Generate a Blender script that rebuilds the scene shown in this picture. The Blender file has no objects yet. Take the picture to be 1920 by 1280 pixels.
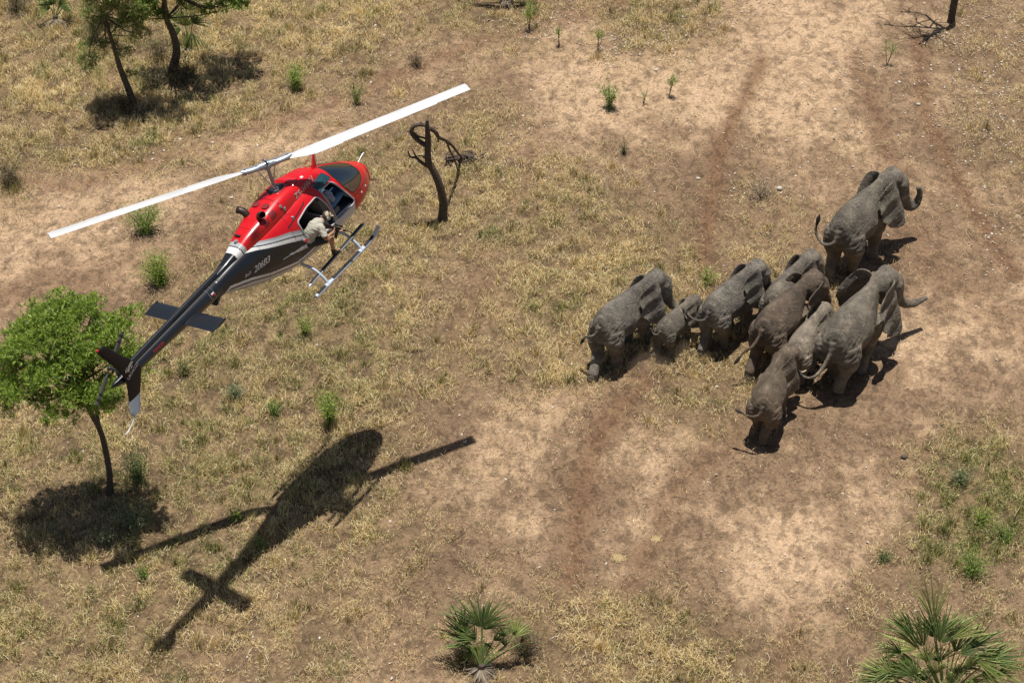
import bpy, math, random
import numpy as np
from mathutils import Vector, Matrix
from mathutils.bvhtree import BVHTree

R = math.radians
scene = bpy.context.scene
COL = scene.collection
rng = np.random.default_rng(7)
random.seed(7)

# ------------------------------------------------------------ camera
CAM_H, CAM_P, CAM_F = 36.35, R(40), 3870.0
cam_d = bpy.data.cameras.new('camera')
cam_d.lens = CAM_F / 1920 * 36
cam_d.sensor_width = 36
cam_d.clip_end = 3000
cam = bpy.data.objects.new('camera', cam_d)
cam.location = (0, 0, CAM_H)
cam.rotation_euler = (R(90) - CAM_P, 0, 0)
COL.objects.link(cam)
scene.camera = cam

# ------------------------------------------------------------ sky, sun, exposure
world = bpy.data.worlds.new('World')
scene.world = world
world.use_nodes = True
wn = world.node_tree.nodes
sky = wn.new('ShaderNodeTexSky')
sky.sky_type = 'NISHITA'
sky.sun_disc = False
sky.sun_elevation = R(84.8)
sky.sun_rotation = 0
sky.dust_density = 1.5
world.node_tree.links.new(sky.outputs[0], wn['Background'].inputs[0])
wn['Background'].inputs[1].default_value = 0.050
sun_d = bpy.data.lights.new('sun', 'SUN')
sun_d.energy = 5.0
sun_d.angle = R(0.53)
sun_d.color = (1.0, 0.95, 0.88)
sun = bpy.data.objects.new('sun', sun_d)
SUN_DIR = Vector((0.005, -0.091, -1.0))
sun.rotation_euler = SUN_DIR.to_track_quat('-Z', 'Y').to_euler()
sun.location = (0, 45, 60)
COL.objects.link(sun)
scene.view_settings.view_transform = 'Standard'
scene.view_settings.look = 'None'
scene.view_settings.exposure = 0.08
scene.view_settings.gamma = 1.0

# ------------------------------------------------------------ helpers
def ray(px, py):
    c, s = math.cos(CAM_P), math.sin(CAM_P)
    u = -(py - 640) / CAM_F
    return np.array([(px - 960) / CAM_F, c + u * s, -s + u * c])

def at(px, py, z=0.0):
    d = ray(px, py)
    return np.array([0, 0, CAM_H]) + d * ((z - CAM_H) / d[2])

def tag(o, label=None, cat=None, group=None, kind=None):
    if label: o['label'] = label
    if cat: o['category'] = cat
    if group: o['group'] = group
    if kind: o['kind'] = kind
    return o

def empty(name, loc=(0, 0, 0), rot=None):
    o = bpy.data.objects.new(name, None)
    o.empty_display_size = 0.3
    o.location = Vector(loc)
    if rot is not None: o.rotation_euler = rot
    COL.objects.link(o)
    return o

def fast_mesh(name, V, F, cols=None, smooth=True):
    V = np.asarray(V, dtype=np.float32); F = np.asarray(F, dtype=np.int32)
    k = F.shape[1]
    me = bpy.data.meshes.new(name)
    me.vertices.add(len(V)); me.vertices.foreach_set('co', V.ravel())
    me.loops.add(F.size); me.loops.foreach_set('vertex_index', F.ravel())
    me.polygons.add(len(F))
    me.polygons.foreach_set('loop_start', np.arange(0, F.size, k, dtype=np.int32))
    me.polygons.foreach_set('loop_total', np.full(len(F), k, dtype=np.int32))
    me.polygons.foreach_set('use_smooth', np.full(len(F), smooth))
    me.update(calc_edges=True)
    if cols is not None:
        a = me.color_attributes.new('col', 'FLOAT_COLOR', 'POINT')
        c = np.ones((len(V), 4), dtype=np.float32); c[:, :3] = cols
        a.data.foreach_set('color', c.ravel())
    return me

def link(name, me, mat=None, parent=None):
    if mat is not None:
        for m in (mat if isinstance(mat, (list, tuple)) else [mat]): me.materials.append(m)
    o = bpy.data.objects.new(name, me)
    COL.objects.link(o)
    if parent is not None: o.parent = parent
    return o

class MB:
    def __init__(s): s.v = []; s.f = []; s.c = []
    def add(s, v, f, col=None):
        b = len(s.v)
        s.v += [tuple(map(float, p)) for p in v]
        s.f += [tuple(int(i) + b for i in q) for q in f]
        s.c += [col or (1, 1, 1)] * len(v)
        return s
    def box(s, c, d, rot=None, col=None):
        v = np.array([[x, y, z] for x in (-.5, .5) for y in (-.5, .5) for z in (-.5, .5)]) * np.array(d)
        if rot is not None: v = v @ np.array(rot).T
        v = v + np.array(c)
        return s.add(v, [(0, 1, 3, 2), (4, 6, 7, 5), (0, 4, 5, 1), (2, 3, 7, 6), (0, 2, 6, 4), (1, 5, 7, 3)], col)
    def tube(s, P, rad, n=10, col=None, up=None, cap=True):
        P = np.array(P, float); m = len(P)
        rad = np.array(rad, float)
        if rad.ndim == 0: rad = np.full(m, float(rad))
        if rad.ndim == 1: rad = np.stack([rad, rad], 1)
        T = np.gradient(P, axis=0); T /= np.linalg.norm(T, axis=1)[:, None] + 1e-12
        a = np.array(up if up is not None else ([0, 0, 1] if abs(T[0][2]) < .9 else [1, 0, 0]), float)
        th = np.linspace(0, 2 * math.pi, n, endpoint=False)
        V = []
        for i in range(m):
            a = a - T[i] * (a @ T[i]); a /= np.linalg.norm(a) + 1e-12
            b = np.cross(T[i], a)
            V += [P[i] + a * math.cos(t) * rad[i][0] + b * math.sin(t) * rad[i][1] for t in th]
        F = [(i * n + j, i * n + (j + 1) % n, (i + 1) * n + (j + 1) % n, (i + 1) * n + j) for i in range(m - 1) for j in range(n)]
        if cap:
            F.append(tuple(range(n - 1, -1, -1))); F.append(tuple((m - 1) * n + j for j in range(n)))
        return s.add(V, F, col)
    def ell(s, c, r, nu=18, nv=12, rot=None, col=None):
        V = [(0, 0, 1)]
        for i in range(1, nv):
            ph = math.pi * i / nv
            V += [(math.sin(ph) * math.cos(2 * math.pi * j / nu), math.sin(ph) * math.sin(2 * math.pi * j / nu), math.cos(ph)) for j in range(nu)]
        V.append((0, 0, -1))
        F = [(0, 1 + j, 1 + (j + 1) % nu) for j in range(nu)]
        for i in range(nv - 2):
            F += [(1 + i * nu + j, 1 + (i + 1) * nu + j, 1 + (i + 1) * nu + (j + 1) % nu, 1 + i * nu + (j + 1) % nu) for j in range(nu)]
        e = len(V) - 1
        F += [(e, 1 + (nv - 2) * nu + (j + 1) % nu, 1 + (nv - 2) * nu + j) for j in range(nu)]
        V = np.array(V) * np.array(r)
        if rot is not None: V = V @ np.array(rot).T
        return s.add(V + np.array(c), F, col)
    def rings(s, rs, col=None, cap=True):
        rs = np.array(rs, float); m, n, _ = rs.shape
        F = [(i * n + j, i * n + (j + 1) % n, (i + 1) * n + (j + 1) % n, (i + 1) * n + j) for i in range(m - 1) for j in range(n)]
        if cap:
            F.append(tuple(range(n - 1, -1, -1))); F.append(tuple((m - 1) * n + j for j in range(n)))
        return s.add(rs.reshape(-1, 3), F, col)
    def mesh(s, name='m', smooth=True, colors=False):
        me = bpy.data.meshes.new(name)
        me.from_pydata(s.v, [], s.f)
        me.polygons.foreach_set('use_smooth', [smooth] * len(me.polygons))
        if colors:
            a = me.color_attributes.new('col', 'FLOAT_COLOR', 'POINT')
            a.data.foreach_set('color', np.array([c + (1,) for c in s.c], dtype=np.float32).ravel())
        me.update()
        return me
    def build(s, name, mat, parent=None, smooth=True, colors=False, bevel=0):
        o = link(name, s.mesh(name, smooth, colors), mat, parent)
        if bevel:
            b = o.modifiers.new('bevel', 'BEVEL'); b.width = bevel; b.segments = 2; b.limit_method = 'ANGLE'
        if smooth:
            try: o.data.set_sharp_from_angle(angle=R(40))
            except Exception: pass
        return o

def voxel_union(mb, voxel, iters=4, name='body', factor=.5):
    me0 = mb.mesh('tmp')
    o = link('tmp', me0)
    r = o.modifiers.new('r', 'REMESH'); r.mode = 'VOXEL'; r.voxel_size = voxel; r.use_smooth_shade = True
    if iters:
        sm_ = o.modifiers.new('s', 'SMOOTH'); sm_.iterations = iters; sm_.factor = factor
    dg = bpy.context.evaluated_depsgraph_get(); dg.update()
    me = bpy.data.meshes.new_from_object(o.evaluated_get(dg))
    me.name = name
    bpy.data.objects.remove(o, do_unlink=True)
    return me

def spl(P, n):
    """Catmull-Rom through P (any dimension), n samples per span."""
    P = np.array(P, float); Q = np.vstack([2 * P[0] - P[1], P, 2 * P[-1] - P[-2]]); out = []
    for i in range(len(P) - 1):
        p0, p1, p2, p3 = Q[i:i + 4]
        for k in range(n):
            t = k / n
            out.append(.5 * (2 * p1 + (p2 - p0) * t + (2 * p0 - 5 * p1 + 4 * p2 - p3) * t * t + (3 * p1 - p0 - 3 * p2 + p3) * t ** 3))
    out.append(P[-1])
    return np.array(out)

def hashn(ix, iy, seed):
    h = (ix.astype(np.int64) * 374761393 + iy.astype(np.int64) * 668265263 + seed * 1442695041) & 0xffffffff
    h = ((h ^ (h >> 13)) * 1274126177) & 0xffffffff
    return ((h ^ (h >> 16)) & 0xffff) / 65535.0
def vnoise(x, y, s, seed=0):
    x = x / s; y = y / s; ix = np.floor(x); iy = np.floor(y); fx = x - ix; fy = y - iy
    fx = fx * fx * (3 - 2 * fx); fy = fy * fy * (3 - 2 * fy)
    a = hashn(ix, iy, seed); b = hashn(ix + 1, iy, seed); c = hashn(ix, iy + 1, seed); d = hashn(ix + 1, iy + 1, seed)
    return (a * (1 - fx) + b * fx) * (1 - fy) + (c * (1 - fx) + d * fx) * fy
def fbm(x, y, s, seed=0, o=4):
    r = 0; w = .5; t = 0
    for i in range(o): r = r + w * vnoise(x, y, s / 2 ** i, seed + i * 17); t += w; w *= .55
    return r / t

# ------------------------------------------------------------ materials
def mat(name, color=(.5, .5, .5), rough=.6, metal=0, attr=None, coat=0, noise=None, bump=None, spec=None, emit=None):
    m = bpy.data.materials.new(name); m.use_nodes = True
    nt = m.node_tree; b = nt.nodes['Principled BSDF']
    b.inputs['Base Color'].default_value = (*color, 1)
    b.inputs['Roughness'].default_value = rough; b.inputs['Metallic'].default_value = metal
    if spec is not None: b.inputs['Specular IOR Level'].default_value = spec
    if coat: b.inputs['Coat Weight'].default_value = coat; b.inputs['Coat Roughness'].default_value = .08
    src = None
    if attr:
        a = nt.nodes.new('ShaderNodeAttribute'); a.attribute_name = attr; src = a.outputs['Color']
    if noise:  # (scale, amount)
        tc = nt.nodes.new('ShaderNodeTexCoord'); n = nt.nodes.new('ShaderNodeTexNoise')
        n.inputs['Scale'].default_value = noise[0]; n.inputs['Detail'].default_value = 5
        nt.links.new(tc.outputs['Object'], n.inputs['Vector'])
        mr = nt.nodes.new('ShaderNodeMapRange'); mr.inputs[1].default_value = .3; mr.inputs[2].default_value = .7
        mr.inputs[3].default_value = 1 - noise[1]; mr.inputs[4].default_value = 1 + noise[1]
        nt.links.new(n.outputs['Fac'], mr.inputs[0])
        mx = nt.nodes.new('ShaderNodeMix'); mx.data_type = 'RGBA'; mx.blend_type = 'MULTIPLY'; mx.inputs[0].default_value = 1
        if src: nt.links.new(src, mx.inputs[6])
        else: mx.inputs[6].default_value = (*color, 1)
        nt.links.new(mr.outputs[0], mx.inputs[7]); src = mx.outputs[2]
        if bump:
            bp = nt.nodes.new('ShaderNodeBump'); bp.inputs['Strength'].default_value = bump[0]; bp.inputs['Distance'].default_value = bump[1]
            nt.links.new(n.outputs['Fac'], bp.inputs['Height']); nt.links.new(bp.outputs[0], b.inputs['Normal'])
    if src: nt.links.new(src, b.inputs['Base Color'])
    return m

def leaf_mat(name, rough=.5, trans=.35):
    m = bpy.data.materials.new(name); m.use_nodes = True
    nt = m.node_tree; b = nt.nodes['Principled BSDF']; out = nt.nodes['Material Output']
    a = nt.nodes.new('ShaderNodeAttribute'); a.attribute_name = 'col'
    nt.links.new(a.outputs['Color'], b.inputs['Base Color']); b.inputs['Roughness'].default_value = rough
    t = nt.nodes.new('ShaderNodeBsdfTranslucent'); nt.links.new(a.outputs['Color'], t.inputs['Color'])
    mx = nt.nodes.new('ShaderNodeMixShader'); mx.inputs[0].default_value = trans
    nt.links.new(b.outputs[0], mx.inputs[1]); nt.links.new(t.outputs[0], mx.inputs[2]); nt.links.new(mx.outputs[0], out.inputs[0])
    return m

def glass_mat(name, tint, fac=.35):
    m = bpy.data.materials.new(name); m.use_nodes = True
    nt = m.node_tree; out = nt.nodes['Material Output']; nt.nodes.remove(nt.nodes['Principled BSDF'])
    t = nt.nodes.new('ShaderNodeBsdfTransparent'); t.inputs[0].default_value = (*tint, 1)
    g = nt.nodes.new('ShaderNodeBsdfGlossy'); g.inputs['Roughness'].default_value = .03; g.inputs[0].default_value = (1, 1, 1, 1)
    lw = nt.nodes.new('ShaderNodeLayerWeight'); lw.inputs[0].default_value = fac
    mx = nt.nodes.new('ShaderNodeMixShader')
    nt.links.new(lw.outputs['Fresnel'], mx.inputs[0]); nt.links.new(t.outputs[0], mx.inputs[1]); nt.links.new(g.outputs[0], mx.inputs[2])
    nt.links.new(mx.outputs[0], out.inputs[0])
    return m
LEAF = leaf_mat('leaf')
STRAW = leaf_mat('straw', .7, .2)
BARK = mat('bark', (.10, .075, .055), .9, noise=(18, .45), bump=(.8, .03))
DEADWOOD = mat('dead_wood', (.085, .062, .048), .9, noise=(22, .45), bump=(.9, .03))
# ------------------------------------------------------------ ground layout (read off the place, 24 x 16 cells)
G_ROWS = """999999999668637861000133
999999997222113310001134
999999742344210001101134
999962125777422211 21134
411114688888875224211123
101123688887888624521122
001257888744899976631111
001588899855899866642101
777888889966887787531000
888888888632322564210011
888888887421111222111377
876788887422111111011699
766887777532111110003999
887777776433322211113443
887667655335778863234324
888744564335568887632444""".replace(' ', '1').split('\n')
S_ROWS = """555555555655555567887554
555555556756787888875444
555555677655788887774444
555567775555566665655444
577777655555566645555455
676655555555555535544455
665555555545555545433355
554555555545555555546676
555555555545555555557877
555555555557874444556666
555555555558757755655644
555555555557646755678544
555555555555535557887444
555555555544434468874333
555555556544444445544433
555555555554444444433333""".split('\n')
GM = np.array([[int(c) for c in r] for r in G_ROWS], float) / 9
SM_ = np.array([[int(c) for c in r] for r in S_ROWS], float) / 9
def cell(A, u, v):
    u = np.clip(u / 80 - .5, 0, A.shape[1] - 1.001); v = np.clip(v / 80 - .5, 0, A.shape[0] - 1.001)
    i = u.astype(int); j = v.astype(int); fu = u - i; fv = v - j
    return (A[j, i] * (1 - fu) + A[j, i + 1] * fu) * (1 - fv) + (A[j + 1, i] * (1 - fu) + A[j + 1, i + 1] * fu) * fv
def plan(x, y):
    """ground metres -> plan coordinates of the layout table"""
    c, s = math.cos(CAM_P), math.sin(CAM_P)
    z = y * c + CAM_H * s; u = y * s - CAM_H * c
    return 960 + CAM_F * x / z, 640 - CAM_F * u / z
TRAILS = [([(1425, 120), (1370, 250), (1345, 330), (1322, 420), (1318, 490)], 14, 1.0), ([(1600, 100), (1635, 200), (1665, 290), (1690, 330)], 16, .7),
          ([(1720, 80), (1738, 230), (1800, 350), (1850, 440), (1900, 520)], 13, .95), ([(1210, 700), (1140, 790), (1100, 900), (1080, 1080)], 24, .85),
          ([(0, 335), (120, 350), (430, 262), (640, 185), (900, 80)], 11, .75), ([(0, 560), (200, 520), (430, 470)], 30, .35), ([(880, 75), (1060, 40), (1200, -10)], 12, .6), ([(1470, 1280), (1495, 1150)], 22, .7), ([(860, 640), (890, 540), (940, 450), (1010, 250)], 20, .45),
          ([(1560, 640), (1700, 430), (1780, 520), (1900, 620)], 30, .35), ([(1380, 820), (1280, 900), (1180, 1120)], 20, .5)]
GREEN = [(1830, 960, 130, 120, .95), (1780, 1050, 90, 60, .5), (600, 620, 120, 80, .55), (420, 590, 120, 60, .3), (380, 900, 220, 150, .42), (150, 860, 160, 90, .4), (380, 1030, 70, 40, .9),
         (120, 1150, 160, 100, .3), (340, 690, 120, 80, .3), (1010, 560, 80, 80, .2), (1900, 1180, 80, 80, .3), (680, 700, 90, 60, .35), (1560, 1200, 60, 60, .15), (60, 620, 100, 60, .3)]
def layout(x, y):
    wx = x + (fbm(x, y, 1.3, 3) - .5) * 1.3; wy = y + (fbm(x, y, 1.3, 9) - .5) * 1.6
    u, v = plan(wx, wy)
    g = cell(GM, u, v); s = cell(SM_, u, v) - .09 * np.clip((u - 1000) / 200, 0, 1) * np.clip((v - 180) / 120, 0, 1) * np.clip((1000 - v) / 120, 0, 1)
    tr = np.zeros_like(x); u1, v1 = u, v; u, v = plan(x + (fbm(x, y, 1.8, 103) - .5) * .45, y + (fbm(x, y, 1.8, 109) - .5) * .5)
    for P, w, k in TRAILS:
        for (a, b), (c, d) in zip(P[:-1], P[1:]):
            L2 = (c - a) ** 2 + (d - b) ** 2
            t = np.clip(((u - a) * (c - a) + (v - b) * (d - b)) / L2, 0, 1)
            dd = np.hypot(u - a - t * (c - a), v - b - t * (d - b))
            tr = np.maximum(tr, k * np.exp(-(dd / (w * 1.25)) ** 2))
    u, v = u1, v1; gr = np.zeros_like(x)
    for a, b, ra, rb, k in GREEN:
        gr = np.maximum(gr, k * np.exp(-((u - a) / ra) ** 2 - ((v - b) / rb) ** 2))
    clump = fbm(x, y, .9, 21)
    g = np.clip(g * (1 - .75 * tr), 0, 1)
    return g, s, tr, gr, clump
# fine sheet near, stretching out to the horizon
def axis(lo, hi, step, far, side=1):
    a = list(np.arange(lo, hi + 1e-6, step)); s = step
    while a[-1] < far: s *= 1.35; a.append(a[-1] + s)
    s = step; b = []
    c = a[0]
    while c > -far: s *= 1.35; c -= s; b.append(c)
    return np.array(b[::-1] + a)
ax = axis(-21, 21, .1, 900); ay = axis(27, 67, .1, 900)
GX, GY = np.meshgrid(ax, ay); gx, gy = GX.ravel(), GY.ravel()
near = (np.abs(gx) < 22) & (gy > 26) & (gy < 68)
def hz(x, y):
    return (fbm(x, y, 3.0, 40) - .5) * .10 + (fbm(x, y, .5, 51, 3) - .5) * .035
g, s, tr, gr, cl = layout(gx, gy)
mot = fbm(gx, gy, .45, 77, 4); mot2 = fbm(gx, gy, 2.2, 78, 4); mot3 = fbm(gx, gy * .8, .22, 79, 3)
sand_l = np.array([.51, .355, .222]); sand_m = np.array([.315, .212, .130]); dirt = np.array([.185, .121, .075]); dark = np.array([.085, .057, .036]); straw = np.array([.21, .148, .078])
sv = np.clip(s + (mot2 - .5) * .75 + (mot - .5) * .7, 0, 1)
def mixc(a, b, t): t = np.clip(t, 0, 1)[:, None]; return a * (1 - t) + b * t
c0 = mixc(np.broadcast_to(dirt, (len(gx), 3)), sand_m, sv * 2.2 - .42)
c0 = mixc(c0, sand_l, (sv - .56) * 3.6)
crumb = np.clip((mot3 - .50) * 7, 0, 1) * np.clip((mot - .40) * 6, 0, 1)
c0 = mixc(c0, dirt * .95, crumb * .6)
c0 = mixc(c0, np.array([.19, .108, .060]), tr * 1.02 * (.6 + .4 * mot))
c0 = mixc(c0, straw, np.clip(g * 1.6 - .25 + (mot - .5), 0, 1) * .75)
c0 = mixc(c0, dark, np.clip((fbm(gx, gy, .3, 90, 3) - .48) * 5, 0, 1) * g * .7)
gme = fast_mesh('ground', np.stack([gx, gy, np.where(near, hz(gx, gy), 0)], 1),
    (lambda n, m: np.stack([a := (np.arange(n - 1)[:, None] * m + np.arange(m - 1)[None]).ravel(), a + 1, a + m + 1, a + m], 1))(len(ay), len(ax)), c0)
def ground_mat():
    m = bpy.data.materials.new('ground'); m.use_nodes = True
    nt = m.node_tree; N = nt.nodes; L = nt.links; b = N['Principled BSDF']; b.inputs['Roughness'].default_value = .95
    b.inputs['Specular IOR Level'].default_value = .15
    a = N.new('ShaderNodeAttribute'); a.attribute_name = 'col'
    tc = N.new('ShaderNodeTexCoord')
    n1 = N.new('ShaderNodeTexNoise'); n1.inputs['Scale'].default_value = 11; n1.inputs['Detail'].default_value = 8; n1.inputs['Roughness'].default_value = .72
    n2 = N.new('ShaderNodeTexNoise'); n2.inputs['Scale'].default_value = 46; n2.inputs['Detail'].default_value = 4; n2.inputs['Roughness'].default_value = .7
    L.new(tc.outputs['Object'], n1.inputs['Vector']); L.new(tc.outputs['Object'], n2.inputs['Vector'])
    r1 = N.new('ShaderNodeMapRange'); r1.inputs[1].default_value = .32; r1.inputs[2].default_value = .66; r1.inputs[3].default_value = .62; r1.inputs[4].default_value = 1.28
    r2 = N.new('ShaderNodeMapRange'); r2.inputs[1].default_value = .3; r2.inputs[2].default_value = .7; r2.inputs[3].default_value = .58; r2.inputs[4].default_value = 1.40
    L.new(n1.outputs['Fac'], r1.inputs[0]); L.new(n2.outputs['Fac'], r2.inputs[0])
    n3 = N.new('ShaderNodeTexNoise'); n3.inputs['Scale'].default_value = 3.6; n3.inputs['Detail'].default_value = 9; n3.inputs['Roughness'].default_value = .74; n3.inputs['Distortion'].default_value = .6
    mp = N.new('ShaderNodeMapping'); mp.inputs['Scale'].default_value = (1, .75, 1); mp.inputs['Rotation'].default_value = (0, 0, .6)
    L.new(tc.outputs['Object'], mp.inputs['Vector']); L.new(mp.outputs[0], n3.inputs['Vector'])
    r3 = N.new('ShaderNodeMapRange'); r3.inputs[1].default_value = .50; r3.inputs[2].default_value = .55; r3.inputs[3].default_value = 1.08; r3.inputs[4].default_value = .70
    L.new(n3.outputs['Fac'], r3.inputs[0])
    m3 = N.new('ShaderNodeMath'); m3.operation = 'MULTIPLY'; L.new(r1.outputs[0], m3.inputs[0]); L.new(r3.outputs[0], m3.inputs[1])
    mu = N.new('ShaderNodeMath'); mu.operation = 'MULTIPLY'; L.new(m3.outputs[0], mu.inputs[0]); L.new(r2.outputs[0], mu.inputs[1])
    mx = N.new('ShaderNodeMix'); mx.data_type = 'RGBA'; mx.blend_type = 'MULTIPLY'; mx.inputs[0].default_value = 1
    L.new(a.outputs['Color'], mx.inputs[6]); L.new(mu.outputs[0], mx.inputs[7]); L.new(mx.outputs[2], b.inputs['Base Color'])
    ad = N.new('ShaderNodeMath'); ad.operation = 'ADD'; L.new(n1.outputs['Fac'], ad.inputs[0]); L.new(n2.outputs['Fac'], ad.inputs[1])
    bp = N.new('ShaderNodeBump'); bp.inputs['Strength'].default_value = .8; bp.inputs['Distance'].default_value = .035
    L.new(ad.outputs[0], bp.inputs['Height']); L.new(bp.outputs[0], b.inputs['Normal'])
    return m
tag(link('ground', gme, ground_mat()), kind='structure')

# ------------------------------------------------------------ grass and litter (nobody could count them)
def blades(px, py, h, w, lean, cols, name, mt, bend=.5, pz=None):
    n = len(px); az = rng.uniform(0, 2 * math.pi, n); ln = lean
    dx, dy = np.cos(az), np.sin(az); sx, sy = -dy, dx
    tw = rng.uniform(-.9, .9, n); sx, sy = sx * np.cos(tw) - sy * np.sin(tw), sx * np.sin(tw) + sy * np.cos(tw)
    z0 = hz(px, py) - .01 if pz is None else pz
    m1 = h * .55; hx1 = np.sin(ln * (1 - bend)) * m1; hz1 = np.cos(ln * (1 - bend)) * m1
    hx2 = hx1 + np.sin(ln) * h * .45; hz2 = hz1 + np.cos(ln) * h * .45
    P = lambda o, z, ww: np.stack([px + dx * o + sx * ww, py + dy * o + sy * ww, z0 + z], 1)
    V = np.stack([P(0 * h, 0 * h, -w / 2), P(0 * h, 0 * h, w / 2), P(hx1, hz1, w * .42), P(hx2, hz2, w * .10), P(hx2, hz2, -w * .10), P(hx1, hz1, -w * .42)], 1).reshape(-1, 3)
    b = np.arange(n)[:, None] * 6
    F = np.concatenate([b + np.array([[0, 1, 2, 5]]), b + np.array([[5, 2, 3, 4]])])
    me = fast_mesh(name, V, F, np.repeat(cols, 6, 0), smooth=False)
    return link(name, me, mt)
PAL = np.array([[.88, .70, .37], [.78, .60, .30], [.93, .80, .50], [.52, .37, .18], [.66, .56, .38], [.24, .16, .09], [.95, .87, .66]])
PAL = PAL * np.array([.97, .97, .90]); PALW = np.array([.26, .24, .16, .12, .10, .07, .05])
GRN = np.array([[.20, .23, .06], [.30, .32, .09], [.14, .165, .05], [.40, .39, .14]])
def scatter(n, f):
    x = rng.uniform(-20.5, 20.5, n); y = rng.uniform(27.5, 66.5, n)
    keep = np.abs(x) < 3.5 + y * .285
    x, y = x[keep], y[keep]
    g, s, tr, gr, cl = layout(x, y)
    p = f(x, y, g, s, tr, gr, cl); k = rng.random(len(x)) < p
    return x[k], y[k], g[k], gr[k], cl[k]
def grass_cols(x, y, gr, g):
    n = len(x); c = PAL[rng.choice(len(PAL), n, p=PALW)]
    t = (fbm(x, y, 1.6, 61) - .5)[:, None]
    c = c * (1 + .5 * t) * rng.uniform(.8, 1.15, (n, 1))
    gn = rng.random(n) < np.clip(gr * 1.05 + .04 * g + np.clip(fbm(x, y, .8, 66) - .50, 0, 1) * 2.0 * (g > .5), 0, .8)
    c[gn] = GRN[rng.choice(4, gn.sum())] * rng.uniform(.8, 1.3, (gn.sum(), 1))
    return c
# tussocks: heavier clumps of longer stems
TUS = [(1800, 900, .4), (1850, 945, .45), (1780, 985, .4), (1830, 1020, .5), (1885, 900, .4), (1755, 1035, .35), (1900, 985, .4), (1815, 965, .4), (1870, 1040, .4), (1730, 985, .35), (1790, 1060, .35), (1900, 1160, .35), (600, 30, .5), (365, 770, .35), (60, 600, .4), (120, 250, .5), (60, 260, .45), (1430, 365, .45), (1210, 60, .5), (1260, 40, .45), (1120, 110, .4), (1330, 20, .4), (180, 290, .5), (640, 100, .5), (380, 830, .45), (60, 830, .4), (440, 860, .45), (30, 1110, .5), (1100, 340, .4), (1040, 420, .45), (1010, 330, .4),
       (1080, 330, .4), (1560, 500, .35), (1610, 560, .4), (1800, 30, .3), (1850, 240, .35), (760, 880, .35), (1220, 1130, .4), (1500, 1190, .35), (1320, 680, .35), (1240, 700, .35), (30, 360, .6), (25, 340, .5), (290, 150, .5), (270, 170, .5), (300, 190, .5), (220, 210, .5), (350, 140, .45), (370, 110, .5), (110, 60, .6), (70, 30, .6), (250, 240, .4), (130, 100, .5)]
tx_, ty_, tr2 = [], [], []
for a, b, c in TUS: q = at(a, b); tx_.append(q[0]); ty_.append(q[1]); tr2.append(c)
_x = rng.uniform(-20, 20, 3600); _y = rng.uniform(28, 66, 3600); _k = np.abs(_x) < 3.5 + _y * .285; _x, _y = _x[_k], _y[_k]
_g, _s, _t, _gr, _c = layout(_x, _y); _k = rng.random(len(_x)) < np.clip(_g - .25, 0, 1) * 1.1; tx_ = np.concatenate([tx_, _x[_k]]); ty_ = np.concatenate([ty_, _y[_k]]); tr2 = np.concatenate([tr2, rng.uniform(.12, .36, _k.sum())])
_n = np.maximum(12, (tr2 * 330).astype(int)); ti = np.repeat(np.arange(len(tx_)), _n); m_ = len(ti)
_a = rng.uniform(0, 6.283, m_); _r = tr2[ti] * np.abs(rng.normal(size=m_)) * .5; ux = tx_[ti] + _r * np.cos(_a); uy = ty_[ti] + _r * np.sin(_a)
gg, ss, tt, grr, cc2 = layout(ux, uy); tcol = grass_cols(ux, uy, grr, gg) * (rng.uniform(.65, 1.1, len(tx_))[ti])[:, None]
tg = (rng.random(len(tx_)) < .10 + .5 * grr[np.searchsorted(ti, np.arange(len(tx_)))])[ti] & (rng.random(m_) < .6); tcol[tg] = GRN[rng.integers(0, 4, tg.sum())] * rng.uniform(.8, 1.3, (tg.sum(), 1))
tag(blades(ux, uy, rng.uniform(.12, .34, m_) * (.6 + 1.1 * tr2[ti]), rng.uniform(.008, .017, m_), np.clip(_r / tr2[ti] * 1.2 + rng.normal(size=m_) * .3, .1, 1.5), tcol, 'grass_tussocks', STRAW, .4), kind='stuff')
print('tussock stems', m_)
def tuftp(x, y, g, cl):
    f = fbm(x, y, .38, 33, 3)
    return np.clip(g ** 1.3 * (.12 + 4.4 * np.clip(f - .40, 0, .35)) * (.35 + 1.5 * np.clip(cl - .25, 0, 1)), 0, 1)
x, y, g, gr, cl = scatter(2500000, lambda x, y, g, s, tr, gr, cl: tuftp(x, y, g, cl))
n = len(x); up_ = np.clip((fbm(x, y, .7, 31) - .42) * 4, 0, 1); f = np.clip((fbm(x, y, .38, 33, 3) - .40) * 4, 0, 1)
hgt = rng.uniform(.05, .155, n) * (.6 + .5 * g + .5 * up_)
lean = np.where(rng.random(n) < .25 + .35 * up_, rng.uniform(.2, 1.0, n), rng.uniform(.9, 1.5, n))
zb = hz(x, y) + rng.uniform(-.01, .10, n) * f
tag(blades(x, y, hgt, rng.uniform(.0075, .0155, n), lean, grass_cols(x, y, gr, g), 'dry_grass', STRAW, pz=zb), kind='stuff')
print('grass', n)
# sparse broken stems and crumbs on the bare earth
x, y, g, gr, cl = scatter(420000, lambda x, y, g, s, tr, gr, cl: np.clip((.30 + .6 * np.clip(cl - .4, 0, 1) - .25 * s) * (1 - tr * .6) * (1 - .5 * g), 0, 1))
n = len(x); c = np.array([[.16, .11, .075], [.24, .17, .11], [.42, .32, .2], [.11, .08, .06]])[rng.choice(4, n, p=[.35, .3, .15, .2])]
tag(blades(x, y, rng.uniform(.03, .10, n), rng.uniform(.008, .02, n), rng.uniform(1.1, 1.6, n), c * rng.uniform(.7, 1.2, (n, 1)), 'stem_litter', STRAW, 0), kind='stuff')
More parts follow.
